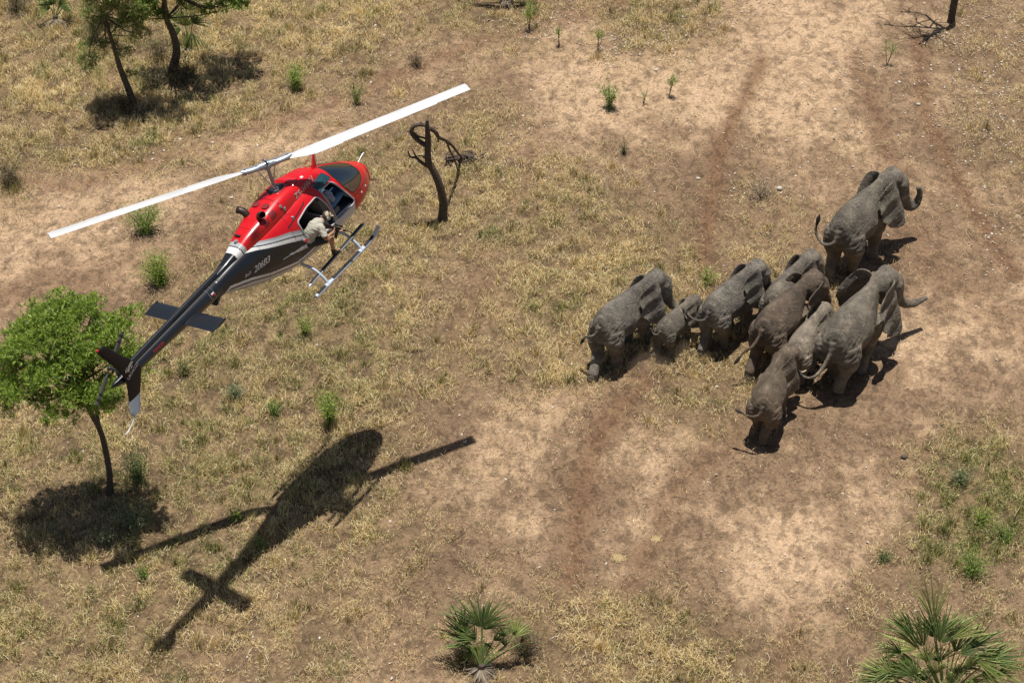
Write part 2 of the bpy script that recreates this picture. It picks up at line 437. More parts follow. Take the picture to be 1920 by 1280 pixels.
# pale dry leaves: flat flakes, thick in places
LIT = [(1180, 85, 60, 22, 1), (1130, 100, 50, 20, .8), (1260, 70, 50, 40, .9), (1310, 30, 60, 20, .9), (1010, 55, 60, 22, .9), (1060, 35, 60, 30, .7), (1400, 10, 80, 14, .8), (1280, 225, 40, 12, .8),
       (1840, 60, 110, 60, .9), (1850, 200, 110, 110, .7), (1760, 110, 60, 50, .5), (640, 100, 140, 80, .25), (380, 120, 100, 60, .4), (330, 230, 60, 30, .3), (250, 280, 120, 50, .25), (1000, 260, 60, 60, .25), (1880, 420, 70, 120, .4),
       (1430, 360, 60, 40, .4), (700, 60, 120, 60, .2), (1600, 130, 60, 30, .3), (960, 40, 60, 20, .5), (1520, 300, 120, 80, .15)]
def lit(x, y, g, s, tr, gr, cl):
    u, v = plan(x, y); p = np.full(len(x), .012)
    for a, b, ra, rb, k in LIT: p = np.maximum(p, .55 * k * np.exp(-((u - a) / ra) ** 2 - ((v - b) / rb) ** 2))
    return p * np.clip(cl * 2.2 - .3, 0, 1)
x, y, g, gr, cl = scatter(160000, lit); n = len(x)
az = rng.uniform(0, 6.283, n); L = rng.uniform(.02, .055, n); W = L * rng.uniform(.35, .8, n); z = hz(x, y) + rng.uniform(.01, .05, n); tl = rng.uniform(-.5, .5, (4, n)) * L
cx, sx_ = np.cos(az), np.sin(az)
V = np.stack([np.stack([x + a * cx * L - b * sx_ * W, y + a * sx_ * L + b * cx * W, z + tl[i]], 1) for i, (a, b) in enumerate(((-1, 0), (0, -1), (1, 0), (0, 1)))], 1).reshape(-1, 3)
cc = np.array([[.62, .55, .46], [.5, .4, .3], [.72, .68, .62], [.36, .26, .18]])[rng.choice(4, n, p=[.35, .25, .2, .2])]
tag(link('leaf_litter', fast_mesh('leaf_litter', V, (np.arange(n)[:, None] * 4 + np.arange(4)[None]), np.repeat(cc, 4, 0), False), STRAW), kind='stuff')
print('litter', n)

# dust kicked up behind the smallest calf
dm = bpy.data.materials.new('dust'); dm.use_nodes = True; nt = dm.node_tree; nt.nodes.remove(nt.nodes['Principled BSDF'])
pv = nt.nodes.new('ShaderNodeVolumePrincipled'); pv.inputs['Color'].default_value = (.75, .55, .38, 1); pv.inputs['Density'].default_value = .42; nt.links.new(pv.outputs[0], nt.nodes['Material Output'].inputs['Volume'])
b = MB()
for px, py, z, rx, ry, rz in ((1252, 672, .28, .62, .45, .34), (1215, 700, .22, .70, .45, .22)): q = at(px, py); b.ell((q[0], q[1] + .15, z), (rx, ry, rz), 20, 12)
tag(b.build('dust', dm), kind='stuff')
# ------------------------------------------------------------ helicopter
def _rot(yaw, pit, rol):
    cy, sy, cp, sp, cr, sr = math.cos(yaw), math.sin(yaw), math.cos(pit), math.sin(pit), math.cos(rol), math.sin(rol)
    return np.array([[cy, -sy, 0], [sy, cy, 0], [0, 0, 1]]) @ np.array([[cp, 0, -sp], [0, 1, 0], [sp, 0, cp]]) @ np.array([[1, 0, 0], [0, cr, -sr], [0, sr, cr]])
HM = _rot(1.02345, .07578, -.18657); HT = np.array([-4.90787, 37.86977, 6.71106])
H_EUL = Matrix(HM.tolist()).to_euler()
def hw(p): return HM @ np.array(p, float) + HT
heli = tag(empty('helicopter', HT, H_EUL), 'red, silver and black helicopter flying low with its right side doors removed', 'helicopter')

RED, SIL, BLK, WHT, GRY = (.60, .007, .012), (.50, .52, .54), (.010, .012, .016), (.74, .74, .72), (.20, .21, .22)
def paint_mat():
    m = mat('aircraft_paint', rough=.32, attr='col', coat=.35, noise=(2.6, .10))
    return m
PAINT = paint_mat()
INNER = mat('cabin_lining', (.055, .055, .058), .8)
RIM = mat('door_rim', (.45, .46, .47), .4)
METAL = mat('grey_metal', (.34, .37, .41), .38, .5)
STEEL = mat('dark_steel', (.05, .052, .055), .45, .6)
WHITE = mat('white_paint', (.58, .59, .60), .4, noise=(1.5, .06))
BLACK = mat('black_paint', (.012, .014, .018), .28, coat=.5)
RUBBER = mat('black_rubber', (.02, .02, .02), .8)
REDP = mat('red_paint', RED, .3, coat=.6)
PALEBLUE = mat('skid_paint', (.50, .57, .66), .4)
GREYPAINT = mat('grey_paint', (.42, .48, .56), .45)
GLASS = glass_mat('tinted_glass', (.30, .36, .42), .68)
GLASSB = glass_mat('blue_roof_glass', (.35, .72, .82), .35)
_n = GLASSB.node_tree; _d = _n.nodes.new('ShaderNodeBsdfDiffuse'); _d.inputs[0].default_value = (.05, .16, .21, 1); _m = _n.nodes.new('ShaderNodeMixShader'); _m.inputs[0].default_value = .35
_o = _n.nodes['Material Output']; _s = _o.inputs[0].links[0].from_socket; _n.links.new(_s, _m.inputs[1]); _n.links.new(_d.outputs[0], _m.inputs[2]); _n.links.new(_m.outputs[0], _o.inputs[0])

ST = np.array([[2.93, .88, .98, .05], [2.90, .77, 1.10, .18], [2.82, .68, 1.19, .28], [2.67, .59, 1.31, .39], [2.45, .52, 1.44, .50], [2.2, .47, 1.58, .58], [1.95, .43, 1.73, .635],
[1.7, .40, 1.86, .655], [1.4, .38, 1.99, .675], [1.1, .37, 2.06, .68], [.7, .37, 2.09, .68], [.2, .38, 2.08, .67], [-.2, .41, 2.04, .64], [-.6, .48, 1.99, .585],
[-1.0, .58, 1.94, .51], [-1.4, .70, 1.88, .425], [-1.8, .86, 1.81, .345], [-2.15, 1.04, 1.75, .27], [-2.4, 1.20, 1.71, .235], [-2.8, 1.29, 1.67, .195]])
def sm(a, k):
    n = len(a); p = np.pad(a, k, mode='edge'); c = np.ones(2 * k + 1) / (2 * k + 1)
    for _ in range(2): p = np.convolve(p, c, 'same')
    return p[k:k + n]
FX = np.arange(-2.8, 2.931, .012)
_z = [np.interp(FX, ST[::-1, 0], ST[::-1, c]) for c in (1, 2, 3)]
FZB, FZT, FW = [np.concatenate([sm(a, 14)[:-16], a[-16:]]) for a in _z]
NU, ND = 2.55, 2.7
def prof(x):
    zb, zt, w = [np.interp(x, FX, a) for a in (FZB, FZT, FW)]
    zc = zb + .47 * (zt - zb); return zc, zt - zc, zc - zb, w
def fy(x, z):
    zc, hu, hd, w = prof(x)
    t = np.where(z > zc, np.clip(np.abs(z - zc) / hu, 0, 1) ** NU, np.clip(np.abs(z - zc) / hd, 0, 1) ** ND)
    n = np.where(z > zc, NU, ND)
    return w * (1 - t) ** (1 / NU)
def fz(x, y):
    zc, hu, hd, w = prof(x)
    return zc + hu * (1 - np.clip(np.abs(y) / w, 0, 1) ** NU) ** (1 / NU)
def inpoly(px, py, P):
    r = np.zeros(px.shape, bool); n = len(P)
    for i in range(n):
        x1, y1 = P[i]; x2, y2 = P[(i + 1) % n]
        if y1 == y2: continue
        c = ((y1 > py) != (y2 > py)) & (px < (x2 - x1) * (py - y1) / (y2 - y1) + x1)
        r ^= c
    return r
def rpoly(P, r=.06, n=4):
    P = np.array(P, float); out = []
    for i in range(len(P)):
        a, b, c = P[i - 1], P[i], P[(i + 1) % len(P)]
        d1 = (a - b) / np.linalg.norm(a - b); d2 = (c - b) / np.linalg.norm(c - b); q = min(r, np.linalg.norm(a - b) / 2.2, np.linalg.norm(c - b) / 2.2)
        for k in range(n + 1):
            t = k / n; out.append((1 - t) ** 2 * (b + d1 * q) + 2 * t * (1 - t) * b + t * t * (b + d2 * q))
    return np.array(out)
FDOOR = rpoly([(.80, 1.83), (1.25, 1.80), (1.45, 1.42), (1.70, .99), (1.62, .93), (.95, .93)], .09)
RDOOR = rpoly([(-.20, 1.66), (.22, 1.78), (.64, 1.81), (.78, 1.50), (.90, .93), (.0, .93), (-.16, 1.35)], .09)
WSH = rpoly([(1.38, 1.84), (1.50, 1.50), (1.70, 1.19), (1.97, 1.17), (2.22, 1.21), (2.33, 1.34), (2.28, 2.2), (1.50, 2.2)], .07)
RWIN = rpoly([(.68, .40), (.79, .56), (1.36, .50), (1.28, .28)], .05)   # roof window in x,|y|
th = np.linspace(0, 2 * math.pi, 320, endpoint=False)
cs, sn = np.cos(th), np.sin(th)
zc, hu, hd, w = prof(FX)
FY = w[:, None] * np.sign(cs) * np.abs(cs) ** (2 / NU)
FZ = np.where(sn[None] > 0, zc[:, None] + hu[:, None] * np.abs(sn)[None] ** (2 / NU), zc[:, None] - hd[:, None] * np.abs(sn)[None] ** (2 / ND))
FV = np.stack([np.repeat(FX[:, None], 320, 1), FY, FZ], 2).reshape(-1, 3)
ii, jj = np.meshgrid(np.arange(len(FX) - 1), np.arange(320), indexing='ij'); ii, jj = ii.ravel(), jj.ravel()
FF = np.stack([ii * 320 + jj, ii * 320 + (jj + 1) % 320, (ii + 1) * 320 + (jj + 1) % 320, (ii + 1) * 320 + jj], 1)
fc = FV[FF].mean(1)
side = np.abs(fc[:, 1]) > .02
star = fc[:, 1] < 0
hole = star & (inpoly(fc[:, 0], fc[:, 2], FDOOR) | inpoly(fc[:, 0], fc[:, 2], RDOOR))
dwin = (~star) & (inpoly(fc[:, 0], fc[:, 2], FDOOR) | inpoly(fc[:, 0], fc[:, 2], RDOOR)) & (fc[:, 2] > 1.2)
wsh = side & inpoly(fc[:, 0], fc[:, 2], WSH)
rwin = inpoly(fc[:, 0], np.abs(fc[:, 1]), RWIN) & (fc[:, 2] > 1.7) & ~wsh
def sub(mask, name, mats, parent, cols=None, V=FV, F=FF, smooth=True):
    f = F[mask]; u, inv = np.unique(f, return_inverse=True)
    return link(name, fast_mesh(name, V[u], inv.reshape(f.shape), None if cols is None else cols[u], smooth), mats, parent)
def fusepaint(V):
    x, y, z = V.T; c = np.tile(np.array(RED), (len(V), 1))
    def put(m, col): c[m] = col
    rl = np.interp(x, [-2.4, -1.55, -1.19, -.85, -.52, -.19, .2, .9, 1.4, 1.7, 2.0], [2.4, 1.93, 1.80, 1.69, 1.60, 1.46, 1.20, .93, .86, .74, .30])
    bt = np.interp(x, [-2.4, -1.95, -1.61, -1.41, -1.1, -.63, -.15, .3, .9, 1.6], [2.1, 1.86, 1.76, 1.70, 1.57, 1.39, 1.17, .98, .74, .50])
    bb = np.interp(x, [-2.75, -2.4, -1.8, -1.28, -.5, 0, .3, .9, 1.6], [1.25, 1.40, 1.22, 1.0, .78, .80, .84, .68, .46])
    put(z < rl, SIL)
    k = (z - bt) / np.maximum(rl - bt, .02)
    put((z < rl) & (k > .80), (.30, .31, .32))
    put((z < rl) & (k > .40) & (k < .52) & (x < 0), BLK)
    put((z < rl) & (k < .40), WHT)
    put((z < bt) & (z > bb), BLK)
    # pale swooshes that run forward out of the black
    for x0, x1, z0, z1, wd in ((-1.02, .1, 1.13, .93, .10), (-.55, .35, 1.04, .78, .07)):
        t = (x - x0) / (x1 - x0); zz = z0 + (z1 - z0) * t + .03 * np.sin(t * 3.1)
        put((t > 0) & (t < 1) & (np.abs(z - zz) < wd * t * .6) & (z > bb - .05), (.62, .63, .64))
    k2 = bb - z
    put((k2 > 0) & (k2 < .07), WHT); put((k2 >= .07) & (k2 < .11), BLK); put((k2 >= .11) & (k2 < .2), SIL); put((k2 >= .2) & (k2 < .23), GRY); put(k2 >= .23, (.55, .55, .53))
    put((x > 1.72) & (z < 1.08) & (z > 1.045) & (np.abs(y) > .1), (.05, .01, .01))
    put((x > .86) & (x < 1.70) & (z < .95), (.68, .69, .70))
    for x0 in (-.42, -1.32, 1.78): c[(np.abs(x - x0) < .006) & (z > .5)] *= .45
    c[(np.abs(z - (1.88 - .05 * x)) < .006) & (x < -.2) & (x > -1.3)] *= .45
    return c
fus_cols = fusepaint(FV)
fus = sub(~(hole | dwin | wsh | rwin), 'fuselage', [PAINT, INNER, RIM], heli, fus_cols)
so = fus.modifiers.new('thickness', 'SOLIDIFY'); so.thickness = .03; so.offset = -1; so.material_offset = 1; so.material_offset_rim = 2
# glass
for s_, nm in ((-1, 'windshield'), (1, 'windshield')):
    sub(wsh & ((fc[:, 1] < 0) == (s_ < 0)), nm, GLASS, heli)
for s_ in (-1, 1): sub(rwin & ((fc[:, 1] < 0) == (s_ < 0)), 'roof_window', GLASSB, heli)
for P_ in (FDOOR, RDOOR): sub((~star) & inpoly(fc[:, 0], fc[:, 2], P_) & (fc[:, 2] > 1.2), 'door_window', GLASS, heli)
def contour(P, s_, off=.004):
    out = []
    for i in range(len(P)):
        a, b = P[i], P[(i + 1) % len(P)]
        for t in np.linspace(0, 1, max(2, int(np.linalg.norm(b - a) / .03)), endpoint=False):
            x, z = a + (b - a) * t; out.append((x, s_ * (float(fy(x, z)) + off), z))
    return np.array(out + [out[0]])
for P_ in (FDOOR, RDOOR):
    b = MB().tube(contour(P_, -1), .019, 8, cap=False); b.build('door_frame', RIM, heli)
for s_ in (-1, 1):
    out = []
    for i in range(len(RWIN)):
        a, c_ = RWIN[i], RWIN[(i + 1) % len(RWIN)]
        for t in np.linspace(0, 1, 6, endpoint=False): x, y = a + (c_ - a) * t; out.append((x, s_ * y, float(fz(x, y)) + .003))
    MB().tube(out + [out[0]], .012, 6, cap=False).build('window_frame', REDP, heli)
    q = [p for p in contour(WSH, s_, .001) if abs(p[1]) > .04]
    # keep the lower run of the windshield seal only
    q = [p for p in q if p[2] < fz(p[0], 0) - .01]
    if len(q) > 4:
        q = sorted(q, key=lambda p: math.atan2(p[2] - 1.75, p[0] - 1.6))
        MB().tube(q, .011, 6).build('windshield_seal', RUBBER, heli)
MB().tube([(x, 0, float(fz(x, 0)) + .002) for x in np.linspace(1.52, 2.27, 14)], [(.014, .024)] * 14, 8).build('windshield_post', REDP, heli)

# cowling along the roof
CS = np.array([[1.40, 1.94, 1.98, .05], [1.32, 1.9, 2.05, .2], [1.17, 1.85, 2.13, .32], [.97, 1.8, 2.19, .355], [.8, 1.8, 2.22, .36], [.5, 1.8, 2.26, .38], [.2, 1.8, 2.31, .385], [-.2, 1.8, 2.31, .385], [-.6, 1.8, 2.25, .37],
[-1.0, 1.75, 2.16, .33], [-1.4, 1.7, 2.07, .27], [-1.75, 1.65, 1.94, .20], [-2.0, 1.6, 1.86, .15], [-2.3, 1.58, 1.79, .11], [-2.6, 1.56, 1.76, .09]])[::-1]
CX = np.arange(-2.6, 1.401, .0125)
czb, czt, cw = [sm(np.interp(CX, CS[:, 0], CS[:, c]), 10) for c in (1, 2, 3)]
th2 = np.linspace(0, 2 * math.pi, 200, endpoint=False); c2, s2 = np.cos(th2), np.sin(th2); n2 = 3.4
CY = cw[:, None] * np.sign(c2) * np.abs(c2) ** (2 / n2) * (1 - .14 * s2[None])
CZ = ((czb + czt) / 2)[:, None] + ((czt - czb) / 2)[:, None] * np.sign(s2) * np.abs(s2) ** (2 / n2)
CV = np.stack([np.repeat(CX[:, None], 200, 1), CY, CZ], 2).reshape(-1, 3)
ii, jj = np.meshgrid(np.arange(len(CX) - 1), np.arange(200), indexing='ij'); ii, jj = ii.ravel(), jj.ravel()
CF = np.stack([ii * 200 + jj, ii * 200 + (jj + 1) % 200, (ii + 1) * 200 + (jj + 1) % 200, (ii + 1) * 200 + jj], 1)
cc_ = CV[CF].mean(1)
wellc = (.06, .02); wellm = (np.hypot((cc_[:, 0] - wellc[0]) / .23, (cc_[:, 1] - wellc[1]) / .20) < 1) & (cc_[:, 2] > 2.2)
ccol = np.tile(np.array(RED), (len(CV), 1))
e = CV[:, 0] + .12 * (CV[:, 2] - 1.9)
for lim, col in ((-1.60, (.42, .43, .44)), (-1.70, BLK), (-1.725, WHT), (-1.90, BLK)): ccol[e < lim] = col
_so = np.exp(-((CV[:, 0] + 1.22) / .24) ** 2) * np.exp(-((np.abs(CV[:, 1]) - .26) / .06) ** 2) * (CV[:, 0] < -.85) * np.clip((CV[:, 2] - 1.75) / .2, 0, 1)
ccol *= (1 - .75 * np.clip(_so * (.6 + fbm(CV[:, 0] + 20, CV[:, 2] + 20, .08, 4)), 0, 1))[:, None]
ccol[np.abs(CV[:, 0] - .62) < .006] *= .45; ccol[(np.abs(CV[:, 2] - 2.12) < .006) & (CV[:, 0] > -.9) & (CV[:, 0] < -.33)] *= .4
ccol[np.abs(CV[:, 0] + .33) < .008] *= .35; ccol[np.abs(CV[:, 0] + 1.22) < .007] *= .35
ccol[(np.abs(CV[:, 2] - 1.95) < .008) & (CV[:, 0] > -1.2) & (CV[:, 0] < .4)] *= .4
cow = sub(~wellm, 'engine_cowling', PAINT, heli, ccol, CV, CF)
BV = {}
def surf(name, V, F): BV[name] = BVHTree.FromPolygons([Vector(p) for p in V], [tuple(map(int, f)) for f in F])
surf('f', FV.reshape(len(FX), 320, 3)[::4, ::4].reshape(-1, 3), [(a * 80 + b, a * 80 + (b + 1) % 80, (a + 1) * 80 + (b + 1) % 80, (a + 1) * 80 + b) for a in range(len(FX[::4]) - 1) for b in range(80)])
surf('c', CV.reshape(len(CX), 200, 3)[::4, ::4].reshape(-1, 3), [(a * 50 + b, a * 50 + (b + 1) % 50, (a + 1) * 50 + (b + 1) % 50, (a + 1) * 50 + b) for a in range(len(CX[::4]) - 1) for b in range(50)])
# mast well: bowl, lip
MB().rings([[(wellc[0] + .23 * k * math.cos(t), wellc[1] + .20 * k * math.sin(t), z) for t in np.linspace(0, 6.283, 28, endpoint=False)] for k, z in ((1.02, 2.305), (.97, 2.28), (.93, 2.10), (.5, 2.06), (.05, 2.06))]).build('mast_well', STEEL, heli)
MB().tube([(wellc[0] + .235 * math.cos(t), wellc[1] + .205 * math.sin(t), 2.305) for t in np.linspace(0, 6.283, 33)], .014, 8, cap=False).build('well_lip', REDP, heli)
# hump of the intake fairing beside the well
MB().rings([[(x, y0 * math.cos(t), 2.27 + h * max(0, math.sin(t))) for t in np.linspace(0, 6.283, 24, endpoint=False)] for x, y0, h in ((.30, .30, .0), (.34, .29, .06), (.42, .27, .065), (.55, .22, .01), (.72, .12, -.06))]).build('intake_fairing', REDP, heli)
# louvres, access panels, air scoops on the cowling
def on_surf(P, which='c', off=.004):
    """drop points that sit outside the shell onto it along y"""
    out = []
    for p in P:
        h = BV[which].ray_cast(Vector((p[0], -2, p[2])), Vector((0, 1, 0)))
        out.append((p[0], (h[0][1] if h[0] is not None else p[1]) - off, p[2]))
    return out
def decal(quad, n, name, m_, which='c', off=.005):
    (x0, z0), (x1, z1), (x2, z2), (x3, z3) = quad; V = []; F = []
    for i in range(n + 1):
        for j in range(n + 1):
            s, t = i / n, j / n
            V.append(((1 - s) * (1 - t) * x0 + s * (1 - t) * x1 + s * t * x2 + (1 - s) * t * x3, 0, (1 - s) * (1 - t) * z0 + s * (1 - t) * z1 + s * t * z2 + (1 - s) * t * z3))
    for i in range(n):
        for j in range(n): a = i * (n + 1) + j; F.append((a, a + n + 1, a + n + 2, a + 1))
    return MB().add(on_surf(V, which, off), F).build(name, m_, heli)
DKRED = mat('mesh_screen', (.20, .01, .012), .6)
decal(((-.72, 2.02), (-.52, 2.04), (-.52, 2.20), (-.70, 2.18)), 6, 'side_screen', DKRED)
decal(((-.95, 1.98), (-.78, 2.01), (-.77, 2.13), (-.93, 2.10)), 6, 'side_screen', DKRED)
decal(((-.50, 1.66), (.25, 1.86), (.30, 1.90), (-.46, 1.70)), 12, 'side_grille', STEEL, 'f')
for x, y in ((-.54, .15), (-.54, -.12)):
    MB().tube([(x, y, 2.20), (x - .002, y, float(np.interp(x, CX, czt)) + .012)], .095, 24).build('oil_cooler_screen', DKRED, heli)
b = MB().box((-1.44, .05, float(np.interp(-1.44, CX, czt)) + .006), (.10, .16, .02), [[.94, 0, .33], [0, 1, 0], [-.33, 0, .94]]); b.build('rear_vent', STEEL, heli, bevel=.006)
for y_, k in ((.30, 1), (-.24, -1)):
    P_ = [(-.86, y_ * .5, 2.02), (-.85, y_ * .70, 2.16), (-.86, y_ * .88, 2.25), (-.88, y_ * 1.12, 2.29), (-.90, y_ * 1.36, 2.305)]
    st = MB().tube(P_, [.085, .085, .082, .082, .086], 20, cap=False); o_ = st.build('exhaust_stack', mat('burnt_metal', (.07, .055, .045), .5, .7), heli)
    q = o_.modifiers.new('t', 'SOLIDIFY'); q.thickness = .008
MB().tube([(-.33, -.34, 2.15), (-.33, -.385, 2.155)], .035, 16).build('filler_cap', METAL, heli)
MB().box((-.26, -.40, 2.05), (.06, .02, .08)).build('latch', METAL, heli, bevel=.005)
for p in ((.72, -.20, 2.21), (1.24, .06, 2.055)): MB().ell(p, (.05, .045, .022), 16, 8).build('antenna_dome', WHITE, heli)
MB().tube([(1.24, .06, 2.06), (1.05, .16, 2.2)], .005, 6).build('antenna_wire', WHITE, heli)
# wire cutter: upright knife with stays
wc = MB().rings([[(x0, -.012, z), (x0, .012, z), (x1, .008, z), (x1, -.008, z)] for x0, x1, z in ((1.22, 1.50, 1.96), (1.36, 1.52, 2.12), (1.47, 1.56, 2.30), (1.55, 1.60, 2.44), (1.58, 1.60, 2.50))]).build('wire_cutter', REDP, heli)
for a in (.16, -.16): MB().tube([(1.53, 0, 2.38), (1.12, a, 2.05)], .006, 6).build('stay', REDP, heli)
MB().tube([(1.50, -.02, 2.28), (1.45, -.05, 1.93)], .006, 6).build('stay', WHITE, heli)
MB().tube([(2.86, .02, 1.14), (3.05, .02, 1.22), (3.14, .02, 1.24)], .010, 8).build('pitot_tube', METAL, heli)
MB().tube([(-1.60, .0, 2.0), (-1.60, 0, 2.03)], .05, 14).build('beacon_light', METAL, heli)
b = MB(); b.tube([(-.24, -.66, 1.21), (-.24, -.73, 1.215)], .05, 16); cn = b.build('canister', METAL, heli); MB().tube([(-.24, -.73, 1.215), (-.24, -.75, 1.217)], .045, 16).build('lid', REDP, cn)
for p in ((2.30, -.55), (2.05, -.60)): MB().ell((p[0], -float(fy(p[0], .95)), .95), (.03, .015, .03), 12, 8).build('position_light', WHITE, heli)

# tail boom, drive shaft cover, stabiliser, fin
bx = np.linspace(-1.95, -5.75, 40); t_ = (bx + 1.95) / -3.8
tb = MB().tube([(x, 0, 1.485 - .03 * t) for x, t in zip(bx, t_)], .235 - .115 * t_, 40, up=[0, 1, 0]); tb.build('tail_boom', BLACK, heli)
MB().tube([(-5.70, 0, 1.455), (-5.9, 0, 1.46), (-6.08, 0, 1.48), (-6.22, .0, 1.50)], [.12, .10, .06, .015], 24).build('tail_cone', BLACK, heli)
MB().tube([(x, 0, 1.485 - .03 * t + (.235 - .115 * t) + .03) for x, t in zip(bx[3:-1], t_[3:-1])], [(.075, .065)] * 36, 20, up=[0, 0, 1]).build('driveshaft_cover', BLACK, heli)
rvm = MB().ell((0, 0, 0), (.008,) * 3, 6, 4).mesh('rivet'); rvm.materials.append(METAL)
for x in (-2.86, -3.0):
    for a in np.linspace(math.pi * .35, math.pi * 1.15, 22): r_ = .243 - .115 * (x + 1.95) / -3.8; o_ = link('rivet', rvm, None, heli); o_.location = (x, r_ * math.cos(a), 1.483 + r_ * math.sin(a))
def wing(P0, P1, c0, c1, th0, n=10, tw=0, up=(0, 0, 1), fwd=(1, 0, 0), rad=None):
    """closed aerofoil between leading edge points P0 and P1"""
    P0, P1, up, fwd = map(lambda q: np.array(q, float), (P0, P1, up, fwd)); R_ = []
    for k in range(n + 1):
        t = k / n; p = P0 + (P1 - P0) * t; c = c0 + (c1 - c0) * t; h = th0 * c; ring = []
        for a in np.linspace(0, 2 * math.pi, 22, endpoint=False):
            u = .5 - .5 * math.cos(a); ring.append(p - fwd * c * u + up * h * math.sin(a) * (1.25 * math.sqrt(u + .0001) * (1 - u) + .12 * (1 - u)) * 1.6)
        R_.append(ring)
    return R_
st = MB(); st.rings(wing((-3.48, -.985, 1.49), (-3.48, .985, 1.49), .47, .47, .06)); so_ = st.build('stabiliser', BLACK, heli)
for y in (-.985, .985): MB().tube([(-3.47, y, 1.49), (-3.7, y * 1.006, 1.485), (-3.96, y, 1.48)], [(.035, .012), (.04, .014), (.01, .006)], 10).build('end_cap', STEEL, so_)
# fin: outline (x,z) front and rear edges from bottom to top
fin_e = [(.62, -5.84, -6.10), (.72, -5.80, -6.13), (.95, -5.69, -6.06), (1.25, -5.52, -5.97), (1.42, -5.42, -5.93), (1.50, -5.42, -5.92), (1.75, -5.55, -5.97), (2.1, -5.79, -6.12), (2.45, -6.01, -6.28), (2.58, -6.10, -6.33)]
fR = []
for z, xf, xr in fin_e:
    c = xf - xr; fR.append([(xf - c * (.5 - .5 * math.cos(a)), -.15 + .028 * math.sin(a) * (1 if 0 < z else 1), z) for a in np.linspace(0, 2 * math.pi, 22, endpoint=False)])
fin_ = MB().rings(fR); fin_.c = [((.36, .42, .50) if v[2] < .98 - .25 * (v[0] + 5.9) else (.012, .011, .012)) for v in fin_.v]
# denser rows so the grey tip has a crisp edge
zs = np.linspace(.62, 2.58, 100); fe = np.array(fin_e); fR = []
for z in zs:
    xf = np.interp(z, fe[:, 0], fe[:, 1]); xr = np.interp(z, fe[:, 0], fe[:, 2]); c = xf - xr
    fR.append([(xf - c * (.5 - .5 * math.cos(a)), -.15 + .028 * math.sin(a), z) for a in np.linspace(0, 2 * math.pi, 40, endpoint=False)])
fin_ = MB().rings(fR); fin_.c = [((.36, .42, .50) if v[2] < .98 else (.012, .011, .012)) for v in fin_.v]
fin_.build('tail_fin', mat('fin_paint', attr='col', rough=.45, spec=.25), heli, colors=True)
MB().box((-6.30, -.15, 2.60), (.05, .05, .06)).build('tail_light', REDP, heli, bevel=.01)
MB().tube(spl([(-5.98, -.15, .66), (-6.14, -.15, .52), (-6.34, -.15, .42), (-6.46, -.15, .42)], 4), .014, 8).build('tail_skid', WHITE, heli)
# tail rotor on the left side
tr_ = MB(); tr_.tube([(-5.80, .08, 1.60), (-5.80, .36, 1.60)], .028, 12); tro = tr_.build('tail_rotor', STEEL, heli)
MB().ell((-5.80, .36, 1.60), (.05, .05, .05), 14, 10).build('rotor_hub', STEEL, tro)
MB().ell((-5.78, .07, 1.58), (.14, .08, .11), 16, 10).build('gearbox', BLACK, heli)
ta = math.atan2(.94, 1.29)
for sgn in (1, -1):
    d = np.array([math.cos(ta), 0, math.sin(ta)]) * sgn; f_ = np.array([-d[2], 0, d[0]]); rr = []
    nb = 34
    for k in range(nb):
        r_ = .12 + .71 * k / (nb - 1); p = np.array([-5.80, .36, 1.60]) + d * r_; cdh = .13 if r_ > .2 else .05
        rr.append([p + f_ * cdh * .5 * math.cos(a) + np.array([0, 1, 0]) * .012 * math.sin(a) for a in np.linspace(0, 2 * math.pi, 12, endpoint=False)])
    m_ = MB().rings(rr)
    m_.c = [(.13, .13, .12) if (np.hypot(v[0] + 5.80, v[2] - 1.60) < .56 or .62 < np.hypot(v[0] + 5.80, v[2] - 1.60) < .69 or np.hypot(v[0] + 5.80, v[2] - 1.60) > .76) else (.03, .03, .03) for v in m_.v]
    m_.build('rotor_blade', mat('blade_paint', attr='col', rough=.5), tro, colors=True)

# mast, hub and two main blades
MB().tube([(0.03, 0, 2.06), (0, 0, 2.99)], [.045, .042], 20).build('mast', METAL, heli)
b = MB()
b.tube([(.02, .0, 2.22), (.02, 0, 2.27)], .13, 24); b.tube([(.02, .0, 2.30), (.02, 0, 2.33)], .10, 24)
for a in (0.5, 2.6, 4.7): b.tube([(.12 * math.cos(a), .12 * math.sin(a), 2.12), (.11 * math.cos(a), .11 * math.sin(a), 2.42)], .014, 8)
b.build('swashplate', METAL, heli)
RA, RT = -.52102, -.08492
HUB = np.array([0, 0, 3.0])
rd = np.array([math.cos(RA), math.sin(RA), RT]); rd /= np.linalg.norm(rd)
hub = MB().tube([(0, 0, 2.91), (0, 0, 3.07)], .085, 20); hub.tube([HUB - rd * .30, HUB - rd * .14, HUB + rd * .14, HUB + rd * .30], [.06, .085, .085, .06], 16)
hub.box(HUB, (.16, .16, .07)); hub.tube([(0, 0, 3.07), (0, 0, 3.14)], .03, 12)
perp = np.cross(rd, [0, 0, 1]); perp /= np.linalg.norm(perp)
hub.tube([HUB - perp * .13, HUB + perp * .13], .035, 12)
hubo = hub.build('rotor_hub', METAL, heli)
MB().tube([HUB - perp * .17 + np.array([0, 0, .05]), HUB + perp * .12 + np.array([0, 0, .09])], .02, 10).build('flapping_stop', STEEL, hubo)
